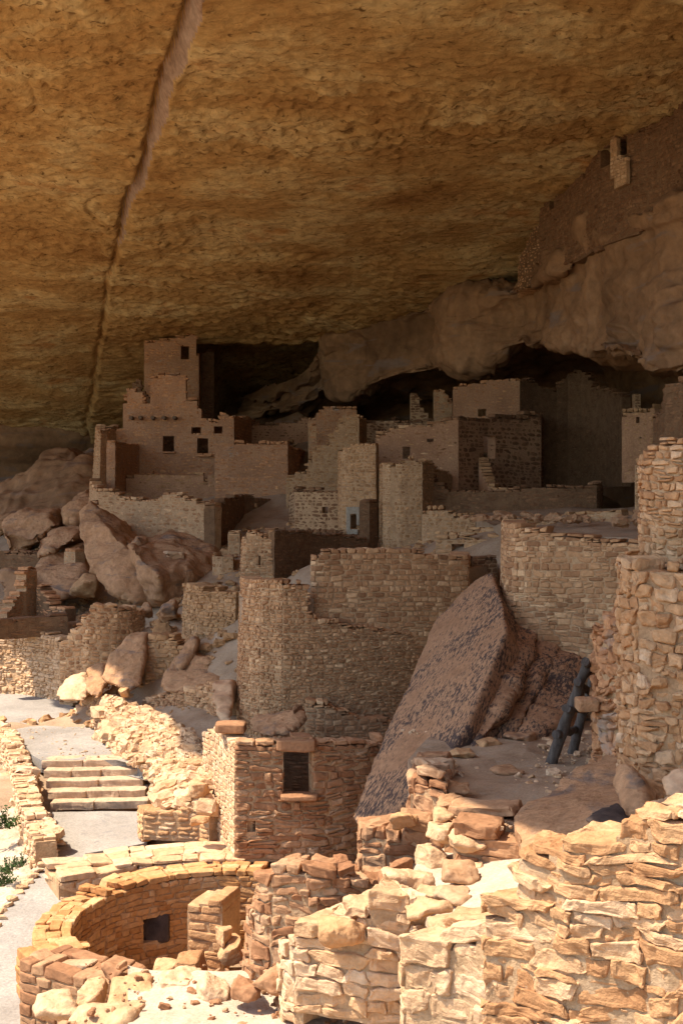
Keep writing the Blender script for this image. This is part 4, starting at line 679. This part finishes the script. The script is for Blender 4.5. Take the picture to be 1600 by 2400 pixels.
def shrub(px, py, D, s, seed, label):
    r = random.Random(seed); base = Vector(W(px, py, D)); h = empty('shrub', base, label, 'shrub'); Vt = []; Qt = []; Vl = []; Ql = []
    for b in range(34):
        a = r.uniform(0, 6.28); el = r.uniform(.3, 1.4); L_ = s * r.uniform(.5, 1.1); d = Vector((math.cos(a) * math.cos(el), math.sin(a) * math.cos(el), math.sin(el)))
        p0 = base + Vector((r.uniform(-.1, .1) * s, r.uniform(-.1, .1) * s, -.02)); p1 = p0 + d * L_; sd = d.cross(Vector((0, 0, 1))).normalized() * .004; sd2 = d.cross(sd).normalized() * .004; k = len(Vt)
        Vt += [p0 + sd, p0 + sd2, p0 - sd, p1 + sd * .4, p1 + sd2 * .4, p1 - sd * .4]; Qt += [[k, k + 1, k + 4, k + 3], [k + 1, k + 2, k + 5, k + 4], [k + 2, k, k + 3, k + 5]]
        for l in range(16):
            c = p0.lerp(p1, r.uniform(.3, 1.05)) + Vector((r.gauss(0, .04), r.gauss(0, .04), r.gauss(0, .04))) * s; u_ = Vector((r.gauss(0, 1), r.gauss(0, 1), r.gauss(0, 1))).normalized(); v_ = u_.cross(Vector((r.gauss(0, 1), r.gauss(0, 1), 1))).normalized(); q = s * r.uniform(.05, .1); k = len(Vl)
            Vl += [c - u_ * q, c + v_ * q * .45, c + u_ * q, c - v_ * q * .45]; Ql.append([k, k + 1, k + 2, k + 3])
    make('stem', [tuple(v) for v in Vt], Qt, [M['twig']], None, h); make('foliage', [tuple(v) for v in Vl], Ql, [M['leaf']], None, h)
shrub(4, 1940, 22.3, .42, 1, 'green leafy shrub at the left edge of the picture, upper one of the slope')
shrub(20, 2045, 20.6, .28, 2, 'sparse thin green shrub on the sandy slope above the curb stones')
shrub(46, 2030, 20.6, .24, 3, 'sparse green sprig just left of the curb stones')
shrub(4, 2075, 19.8, .3, 4, 'thin yellowish green shrub at the left edge, lowest on the slope')
# ================================================================== LITTLE SUNLIT TOWER
h = empty('sunlit_room', W(640, 1990, 20.5), 'small orange red masonry room with a large square window, half in sun', 'ruin house')
wall('side_wall', S([(474,22.6,1712,1960),(490,22,1712,1970),(520,21,1716,1990),(535,20.5,1728,2000),(549,20.05,1742,2010)]), parent=h, seed=81, t=.32, ch=.085, sw=.14, mat_='cream', core='mortar', n=4, k=8., namp=.01, proud=.008, gap=.005)
wall('front_wall', S([(550,20.0,1745,2010),(640,20.05,1742,2010),(646,20.05,1736,2010),(737,20.1,1731,2010),(808,20.3,1736,2020),(860,20.5,1742,2030),(910,20.8,1745,2030)]), parent=h, seed=82, t=.32, ch=.10, sw=.27, mat_='red', core='mortar', n=6, k=7., namp=.016, nfreq=9., proud=.018, gap=.005, rough=.4, openings=[(664,732,1763,1868),(580,599,1925,1951)])
wall('back_wall', S([(480,22.7,1735,2010),(600,22.6,1740,2010),(760,22.6,1745,2010),(920,22.4,1748,2010)]), parent=h, seed=83, t=.3, ch=.09, sw=.2, mat_='dark', core='dmortar')
block('lintel', 648, 740, 1736, 1763, 19.93, .35, 'red', h, namp=.012, seed=9); block('sill', 656, 744, 1867, 1878, 19.86, .4, 'red', h, namp=.008, seed=10)
block('cap_stone', 502, 574, 1699, 1722, 20.6, .5, 'red', h, namp=.012, seed=11)
fill('room_floor', [(490,22.4,-5.2),(560,20.4,-5.2),(900,21,-5.2),(900,22.4,-5.2)], 'sand', parent=h)
hull_rock('fallen_slab', [slabpts([(584,1698,22.9),(590,1690,22.9),(670,1682,22.8),(716,1668,22.6),(718,1690,22.4),(680,1718,22),(620,1728,22),(590,1718,22.4)], .6, .85)], 'bould', .06, .03, 2.2, 1, ridge=.02, label='tilted brown slab lying behind the top of the small orange red room', cat='slab')
rock('fallen_stone', 700, 1664, 22.6, 30, 22, .3, 'dark', seed=61, label='small brown block perched on the tilted slab behind the room', cat='stone')
rock('fallen_stone', 880, 1728, 20.7, 36, 20, .3, 'red', seed=62, label='single reddish stone on the right end of the orange room wall', cat='stone')
h = empty('low_box_wall', W(400, 1953, 21), 'low squared masonry wall in bright sun between steps and small tower', 'wall')
wall('front_wall', S([(321,22.6,1892,1955),(332,21.6,1898,1965),(400,21.5,1892,1965),(465,21.4,1884,1965),(487,21.2,1880,1965)]), parent=h, seed=84, t=.5, ch=.09, sw=.22, mat_='gold', core='mortar', n=4, k=4., namp=.012, wythes=2, proud=.02)
# ================================================================== KIVA
kc = (-1.6, 17.32); KR = 2.0; KY = 1.07; ZT = -5.6
def ring(a0, a1, r, zt, zb, n=24):
    return [(kc[0] + r * math.cos(R(a0 + (a1 - a0) * i / n)), kc[1] + r * KY * math.sin(R(a0 + (a1 - a0) * i / n)), zt(i / n) if callable(zt) else zt, zb) for i in range(n + 1)]
h = empty('kiva', (kc[0], kc[1], -6.9), 'round sunken stone lined kiva in bright sun at the lower left', 'kiva')
KW = dict(ch=.085, sw=.19, mat_='kiva', core='mortar', n=5, k=8., namp=.009, nfreq=9., proud=.007, gap=.004, rough=.35)
wall('side_wall', ring(205, 152, KR, ZT, -7.1, 12), parent=h, seed=185, t=.5, wythes=3, **KW)
wall('back_wall', ring(152, 40, KR, ZT, -7.1, 24), parent=h, seed=85, t=.55, wythes=3, openings=[(338,392,2150,2206)], **KW)
block('niche_shade_back', 334, 397, 2144, 2212, 19.1, .3, 'varn_shade', h, seed=8)  # black colour stands in for the shade inside the niche
wall('front_wall', ring(335, 205, KR, lambda f: ZT - .30 * min(1, max(0, (.96 - f) * 9)) + .05 * math.sin(f * 9), -7.1, 26), parent=h, seed=86, t=.75, wythes=3, **{**KW, 'sw': .3, 'ch': .12})
wall('inner_buttress', [(-3.55,15.95,-5.62,-7.0),(-3.2,16.35,-5.62,-7.0),(-3.3,16.6,-5.62,-7.0)], parent=h, seed=187, t=.4, **KW)
wall('corner_wall', S([(45,15.15,2262,2420),(110,14.9,2280,2430),(180,14.7,2290,2440),(260,14.5,2300,2450)]), parent=h, seed=88, t=.7, wythes=3, **{**KW, 'mat_': 'red', 'sw': .26, 'ch': .11, 'proud': .02})
wall('rear_wall', [(-4.25,19.3,-5.62,-6.5),(-3.3,19.75,-5.6,-6.5),(-2.4,19.95,-5.58,-6.5),(-1.5,19.95,-5.58,-6.5)], parent=h, seed=89, t=1.0, wythes=3, **{**KW, 'sw': .36, 'mat_': 'cream'})
fill('kiva_floor', [(800 + F * (kc[0] + 2.3 * math.cos(R(a))) / (kc[1] + 2.3 * math.sin(R(a))), kc[1] + 2.3 * math.sin(R(a)), -6.93) for a in range(0, 360, 15)], 'sand', parent=h, th=.2)
wall('pilaster', S([(438,18.35,2112,2275),(520,18.2,2104,2275)]), parent=h, seed=90, t=.75, ch=.13, sw=.3, mat_='gold', n=5, k=10., namp=.01, proud=.006, gap=.004)
# ================================================================== RIGHT: VARNISHED BOULDERS, RAISED FLOOR, LADDER
_A, _B, _C = Vector(W(828, 1914, 18.5)), Vector(W(1150, 1345, 23.6)), Vector(W(1040, 1790, 17.9)); _n = (_B - _A).cross(_C - _A)
def onplane(px, py, off=0.): r_ = Vector(W(px, py, 1.)); return tuple(r_ * ((_n.dot(_A)) / _n.dot(r_)) + _n.normalized() * off)
_out = [(1150,1343),(1116,1358),(1076,1394),(1024,1445),(989,1527),(972,1623),(936,1674),(900,1746),(856,1858),(826,1914),(841,1942),(892,1938),(963,1866),(1040,1792),(1095,1700),(1128,1600),(1160,1545),(1186,1478),(1174,1404)]
_sg = 1 if Vector(onplane(1000, 1700, 1.)).y > Vector(onplane(1000, 1700, 0)).y else -1
hull_rock('boulder', [[onplane(*p) for p in _out] + [tuple(Vector(onplane(px + (1000 - px) * .15, py + (1650 - py) * .1, _sg * 1.6)) + Vector((.5, .3, -.6))) for px, py in _out]], 'slab', .06, .03, .8, ridge=.012, facet=.008, seed=2, label='huge flat pinkish slab streaked with dark varnish leaning against the tall central walls')
hull_rock('boulder', [[W(*p) for p in [(1186,1466,22),(1250,1470,22.4),(1262,1484,22),(1215,1600,19.8),(1172,1680,18.8),(1120,1735,18.3),(1100,1770,18),(1130,1640,19.8),(1160,1560,20.9),(1260,1560,23),(1200,1720,21)]]], 'slab', .08, .04, 1.2, ridge=.03, facet=.025, seed=4, label='dark ridged boulder just right of the huge streaked slab')
hull_rock('boulder', [[W(*p) for p in [(1262,1484,22.3),(1305,1500,22.2),(1310,1530,21.6),(1262,1600,20.2),(1230,1680,19.2),(1200,1735,18.7),(1150,1745,18.6),(1180,1690,19.2),(1225,1590,20.6),(1300,1600,23)]]], 'slab', .08, .04, 1.2, ridge=.03, facet=.025, seed=6, label='narrow creased boulder third from the left beside the streaked slab')
hull_rock('boulder', [[W(*p) for p in [(1300,1512,22.4),(1362,1526,21.8),(1368,1560,21.2),(1350,1640,20),(1290,1710,19),(1215,1740,18.6),(1255,1640,19.8),(1290,1560,21),(1380,1600,23),(1370,1740,20)]]], 'slab', .08, .05, 1.2, ridge=.035, facet=.03, seed=8, label='broad creased boulder behind the wooden ladder')
fill('raised_floor', [(955,17.6,-3.5),(1010,19.2,-3.5),(1100,20,-3.48),(1400,20.5,-3.45),(1500,17,-3.4),(1460,14,-3.45),(1300,13.2,-3.5),(1215,13.9,-3.5),(1062,14.3,-3.5),(1035,14.9,-3.5),(985,15.4,-3.5)], 'sand', kind='structure', th=1.3, noise=.05)
rock('flat_stone', 1195, 1806, 16.6, 96, 16, .5, 'bould', seed=70, label='flat stone lying in the shaded dusty floor left of the ladder', cat='stone')
for i, (px, py, w_, D) in enumerate([(1150,1745,70,18.2),(1085,1768,60,17.6),(1040,1785,50,17.2),(1006,1800,46,16.6),(1070,1845,60,15.2),(1055,1880,70,14.7),(1215,1730,80,18.6)]):
    rock('edge_stone', px, py, D, w_, 24, .5, 'grey' if i < 4 else 'bould', seed=80 + i, cat='stone', label=['flat stone on the shaded floor edge at the foot of the ridged boulder', 'thin edge stone on the shaded floor rim, right of the darkest one', 'dark edge stone on the rim, above the square pier', 'dark flat stone capping the left of the square pier', 'worn edge slab just right of the square pier top', 'worn edge slab nearer the light, above the pillow stones', 'long flat stone at the back of the shaded floor'][i])
_a, _b, _c = Vector(W(1208, 1914, 13.9)), Vector(W(1448, 1752, 16.2)), Vector(W(1489, 1940, 12.3)); _m = (_b - _a).cross(_c - _a)
def onramp(px, py): r_ = Vector(W(px, py, 1.)); return tuple(r_ * (_m.dot(_a) / _m.dot(r_)))
_rp = [onramp(*q) for q in [(1208,1914),(1255,1878),(1300,1850),(1310,1832),(1370,1800),(1448,1752),(1470,1860),(1489,1940),(1400,1985),(1315,2000),(1244,2010),(1205,1965)]]
hull_rock('bedrock_ramp', [_rp + [(x_ + .25, y_ + .2, z_ - 1.1) for x_, y_, z_ in _rp]], 'bould', .06, .04, 1.2, ridge=.02, facet=.012, seed=3, label='smooth sloping bedrock ramp at the right between shaded floor and near tower', cat='bedrock')
hull_rock('boulder', [[W(*p) for p in [(1370,1920,12),(1400,1890,12.3),(1450,1880,12.4),(1468,1900,12.2),(1475,1935,11.9),(1430,1945,11.8),(1440,1960,12.6)]]], 'varn_shade', .05, .03, 2, label='small blackened rock at the foot of the bedrock ramp')
hull_rock('boulder', [[W(*p) for p in [(1448,1790,13.3),(1475,1800,13),(1500,1870,12.6),(1520,1900,12.4),(1500,1935,12.3),(1470,1900,12.6),(1450,1850,13),(1520,1850,13.6)]]], 'bould', .05, .05, 2, ridge=.03, label='dark cleft rock under the left foot of the near right tower')
hull_rock('boulder', [[W(*p) for p in [(1494,1890,11),(1510,1878,11.1),(1570,1874,11.1),(1640,1880,11),(1640,1950,10.6),(1560,1955,10.5),(1505,1950,10.6),(1498,1930,10.8),(1600,1900,11.8)]]], 'orange', .05, .03, 2, ridge=.04, label='orange layered block under the near right tower, at the top of the big foreground wall')
hull_rock('boulder', [[W(*p) for p in [(1556,1830,11.6),(1580,1812,11.7),(1660,1808,11.7),(1660,1900,11.2),(1590,1900,11.2),(1565,1865,11.4),(1650,1850,12.4)]]], 'orange', .05, .03, 2, ridge=.03, label='rounded orange block above the layered one at the right edge')
# ladder
L0 = Vector(W(1287,1790,17.1)); L1 = Vector(W(1374,1556,16.6)); K0 = Vector(W(1336,1764,17.9)); K1 = Vector(W(1392,1580,17.4))
h = empty('ladder', L0, 'dark weathered pole ladder with round rungs leaning in the shade', 'ladder')
def pole(name, a, b, r0, r1): cyl(name, tuple(a), tuple(b), r0 * 1.25, r1 * 1.3, 'wood', h, 14, .02)
pole('rail', L0 - Vector((0, 0, .05)), L1, .062, .05); pole('rail', K0 - Vector((0, 0, .05)), K1, .058, .045)
for f in (.30, .56, .80, .985):
    a = L0.lerp(L1, f); b = K0.lerp(K1, f * .93 + .03); d = (b - a).normalized(); pole('rung', a - d * .21, b + d * .14, .04, .036)
# ================================================================== FOREGROUND MASONRY
BIG = dict(t=.45, ch=.13, sw=.36, mat_='gold', core='gmortar', n=8, k=12., namp=.02, nfreq=8., proud=.035, gap=.008, rough=.5)
wall('terrace_pier', S([(985,17.2,1790,1990),(966,16,1812,2000),(968,15.2,1829,2010),(1041,14.9,1829,2010),(1044,15.4,1826,2000)]), seed=91, label='square masonry pier at the left front corner of the shaded floor', cat='pier', **{**BIG, 'mat_': 'red', 'ch': .15, 'k': 12.})
wall('step_wall', S([(1040,14.3,1905,2040),(1094,14.2,1907,2040),(1205,14.0,1908,2040)]), seed=92, label='upper course of squared blocks below the shaded floor edge', cat='wall', **{**BIG, 'mat_': 'red', 'ch': .18, 'sw': .5, 'k': 14., 'rough': .2})
wall('step_wall', S([(1060,13.6,1962,2060),(1144,13.5,1960,2060),(1232,13.4,1962,2060)]), seed=93, label='lower course of squared blocks half in shadow below the floor edge', cat='wall', **{**BIG, 'mat_': 'red', 'ch': .17, 'sw': .45, 'k': 14., 'rough': .2})
wall('block_pillar', S([(840,15.6,1942,2110),(842,14.7,1940,2110),(915,14.6,1940,2110),(960,14.6,1938,2110),(1007,14.6,1936,2110),(1040,14.5,1960,2110)]), seed=94, label='low pillar of big rounded tan blocks below the tip of the streaked slab', cat='wall', **{**BIG, 'mat_': 'red', 'ch': .17, 'sw': .3, 'k': 10., 'rough': .25})
wall('dark_end_wall', S([(665,16.0,2030,2330),(615,15.2,2065,2330),(585,14.4,2115,2340),(573,13.9,2160,2345),(590,13.6,2085,2345),(632,13.4,2030,2345),(700,13.3,2026,2345),(760,13.25,2034,2345),(830,13.3,2044,2345),(900,13.4,2050,2345),(960,13.5,2070,2345)]), seed=95, label='curved end of rough brown blocks beside the kiva, in front of the orange room', cat='wall', **{**BIG, 'mat_': 'red', 'ch': .125, 'sw': .24, 'n': 7, 'k': 10., 'wythes': 2})
wall('stepped_wall', S([(652,12.9,2215,2370),(662,12.5,2200,2372),(690,12.3,2182,2375),(757,12.2,2184,2380),(770,12.15,2156,2380),(823,12.1,2140,2382),(860,12.0,2120,2384),(910,12,2100,2390),(960,12.0,2100,2400),(1000,12.1,2110,2400)]), seed=96, label='stepped wall of cream blocks low at the centre foreground', cat='wall', **{**BIG, 'mat_': 'cream', 'sw': .34, 'ch': .115, 'n': 10, 'k': 18., 'namp': .014, 'nfreq': 11., 'tjit': 1.4, 't': .6, 'wythes': 2})
wall('front_pier', S([(940,11.9,2225,2480),(944,11.0,2222,2500),(1000,10.9,2196,2500),(1090,10.7,2186,2500),(1140,10.5,2170,2500)]), seed=97, label='massive cream block pier rising beside the big right foreground wall', cat='pier', **{**BIG, 'mat_': 'cream', 'ch': .17, 'sw': .42, 'n': 12, 'k': 20., 'namp': .014, 'nfreq': 11., 't': .6, 'wythes': 2})
wall('foreground_wall', S([(1130,10.9,2180,2560),(1132,10.5,2118,2560),(1205,10.4,2113,2560),(1206,10.4,2070,2560),(1212,10.35,2012,2560),(1262,10.2,1990,2560),(1300,10.1,1965,2560),(1326,10.0,1947,2560),(1481,9.8,1945,2560),(1492,9.75,1915,2560),(1560,9.6,1925,2560),(1640,9.5,1930,2560),(1800,9.3,1940,2560)]), seed=98, label='big foreground wall of rough cream and gold stones at the lower right', cat='wall', **{**BIG, 't': .7, 'wythes': 2, 'ch': .115, 'sw': .36, 'n': 12, 'k': 22., 'namp': .015, 'nfreq': 11., 'rough': .5, 'tjit': 1.6})
# bright dust slope between the walls
G = np.array([[W(1000,1985,14.6), W(1120,1985,14.3), W(1260,1985,13.6), W(1380,1990,12.6)], [W(960,2060,13.4), W(1090,2050,13.2), W(1220,2050,12.6), W(1340,2060,11.6)], [W(985,2180,12.8), W(1040,2135,12.2), W(1150,2130,11.6), W(1260,2100,11)], [W(985,2330,12.3), W(1030,2225,11.4), W(1150,2200,10.9), W(1260,2200,10.6)]])
G = catmull(G, 12); G = catmull(G.transpose(1, 0, 2), 14).transpose(1, 0, 2)
o = sheet('dust_slope', G[::-1], 'pale_sand', lambda v: fbm(v * 2.2, 5) * .035); tag(o, kind='structure')
fill('ledge', [(300,14.2,-5.12),(520,13.9,-5.1),(980,13.6,-5.1),(1000,9,-5.1),(300,9,-5.15)], 'pale_sand', kind='structure', th=.8, noise=.05)
loose = [(1076,2044,96,44,13.0,.45,'flat two layered cream stone casting a shadow on the bright dust'),(1073,2108,108,46,12.4,.5,'broad flat cream slab on the dust, below the two layered stone'),(1001,2094,50,32,12.6,.3,'small round pale stone left of the broad flat slab'),(1000,2126,110,46,12.0,.45,'wedge shaped cream stone with shaded lower face under the round pale one'),(1036,2166,66,34,11.6,.35,'thin cream stone just above the massive pier'),(947,1922,62,42,14.5,.4,'rounded tan boulder on top of the low block pillar'),(1009,2008,58,58,13.9,.45,'upright cream block right of the low block pillar'),
 (1040,1912,56,36,14.2,.45,'pale pillow stone topmost at the shadow edge'),(1030,1953,70,46,13.9,.45,'pale pillow stone in full sun, middle of three'),(1092,1968,82,42,13.6,.45,'pale pillow stone half shaded, lowest of three'),(945,2040,66,42,13.2,.4,'reddish brown block beside the upright cream block'),(905,2062,36,56,13.0,.4,'reddish upright block left of the long sloping slab'),
 (955,2070,130,60,12.8,.5,'long sloping cream slab leading up to the round pale stone'),(880,2120,150,60,12.3,.6,'long cream slab on top of the stepped foreground wall'),(800,2175,110,62,12.1,.5,'thick yellowish block at the middle of the stepped wall top'),(1120,2030,30,18,13.4,.2,'small pale stone at the shadow edge on the dust'),
 (275,2268,70,36,14.6,.5,'pinkish squared rock lying loose on the kiva rim'),(540,2228,70,60,14.4,.5,'yellow clay lump on the right of the kiva rim'),(520,2192,42,44,14.4,.35,'small pale stone capping the yellow clay lump'),(452,2258,74,50,14.6,.5,'rounded pinkish rock on the front rim of the kiva'),
 (400,2268,86,36,14.9,.5,'long flat stone on the front rim of the kiva, left of the rounded pink rock'),(640,2300,84,64,13.0,.5,'pale squared boulder at the foot of the brown block wall end'),(575,2315,70,36,13.1,.5,'flat white stone left of the pale squared boulder'),(500,2312,76,46,13.4,.6,'white angular stone on the front edge near the dust ledge'),(420,2305,90,50,13.8,.6,'big cream stone left of the white angular stone'),
 (300,2330,120,70,13.7,.8,'large pinkish slab in the bottom foreground, left of centre'),(215,2335,60,64,14.0,.6,'upright cream block left of the large pinkish slab'),(255,2380,160,60,13.0,.8,'broad cream slab cut by the bottom edge of the picture'),(140,2365,120,60,13.8,.8,'sloping cream slab at the bottom left corner'),(470,1925,44,26,20.6,.35,'single tan block on the sunny terrace left of the orange room')]
for i, (px, py, w_, h_, D, d_, lb) in enumerate(loose):
    mt = 'red' if 'red' in lb or 'brown b' in lb else ('gold' if ('tan' in lb or 'yellow' in lb or 'pink' in lb) else 'cream')
    rock('loose_stone', px, py, D, w_, h_, d_, mt, seed=100 + i, rot=.3 * math.sin(i * 2.3), tilt=.12 * math.sin(i * 5.1), label=lb, cat='stone', noise=.02)

# ================================================================== SCATTERED RUBBLE
def scatter(name, n_, X0, X1, Y0, Y1, zf, size, mat_, seed, keep=None, k=4.):
    rr = np.random.RandomState(seed); x = rr.uniform(X0, X1, n_ * 4); y = rr.uniform(Y0, Y1, n_ * 4); cl = vnoise(np.stack([x * .6, y * .6, x * 0 + seed], 1)); m = rr.rand(n_ * 4) < .35 + cl
    if keep is not None: m &= keep(x, y)
    x = x[m][:n_]; y = y[m][:n_]; n1 = len(x); z = zf(x, y); TV, TQ = rounded(3, k); sz = size * rr.lognormal(0, .55, n1); sz = np.minimum(sz, size * 4)
    V = np.repeat(TV[None], n1, 0) * np.stack([sz * rr.uniform(.7, 1.4, n1), sz * rr.uniform(.6, 1.1, n1), sz * rr.uniform(.3, .7, n1)], 1)[:, None]; V += rr.normal(0, 1, V.shape) * (sz * .11)[:, None, None]
    for p, q, sg in ((0, 2, .3), (1, 2, .3), (0, 1, 3.)):
        a = rr.normal(0, sg, n1)[:, None]; u_ = V[:, :, p].copy(); v_ = V[:, :, q].copy(); V[:, :, p] = u_ * np.cos(a) - v_ * np.sin(a); V[:, :, q] = u_ * np.sin(a) + v_ * np.cos(a)
    V += np.stack([x, y, z + sz * .15], 1)[:, None]
    o = make(name, V.reshape(-1, 3), (TQ[None] + (np.arange(n1) * len(TV))[:, None, None]).reshape(-1, 4), [M[mat_]], None, None, False)
    tag(o, None, None, None, 'stuff'); return o
gzf = lambda x, y: gz(x, y)
scatter('rubble', 2200, -14, -1.8, 24.5, 52, gzf, .07, 'grey', 1)
scatter('rubble', 900, -4.5, 9, 27, 44, gzf, .06, 'grey', 2)
scatter('pebbles', 700, .9, 4.5, 13.6, 19.5, lambda x, y: x * 0 - 3.46, .018, 'cream', 3)
scatter('pebbles', 500, -3, 1.2, 10.5, 14.2, lambda x, y: x * 0 - 5.1, .02, 'red', 4)
scatter('plaza_rubble', 160, 3, 8, 23, 34, lambda x, y: x * 0 - .35, .07, 'bould', 5)
scatter('pebbles', 260, -9, -3.9, 25.5, 31.5, lambda x, y: x * 0 - 5.1, .016, 'step', 6)
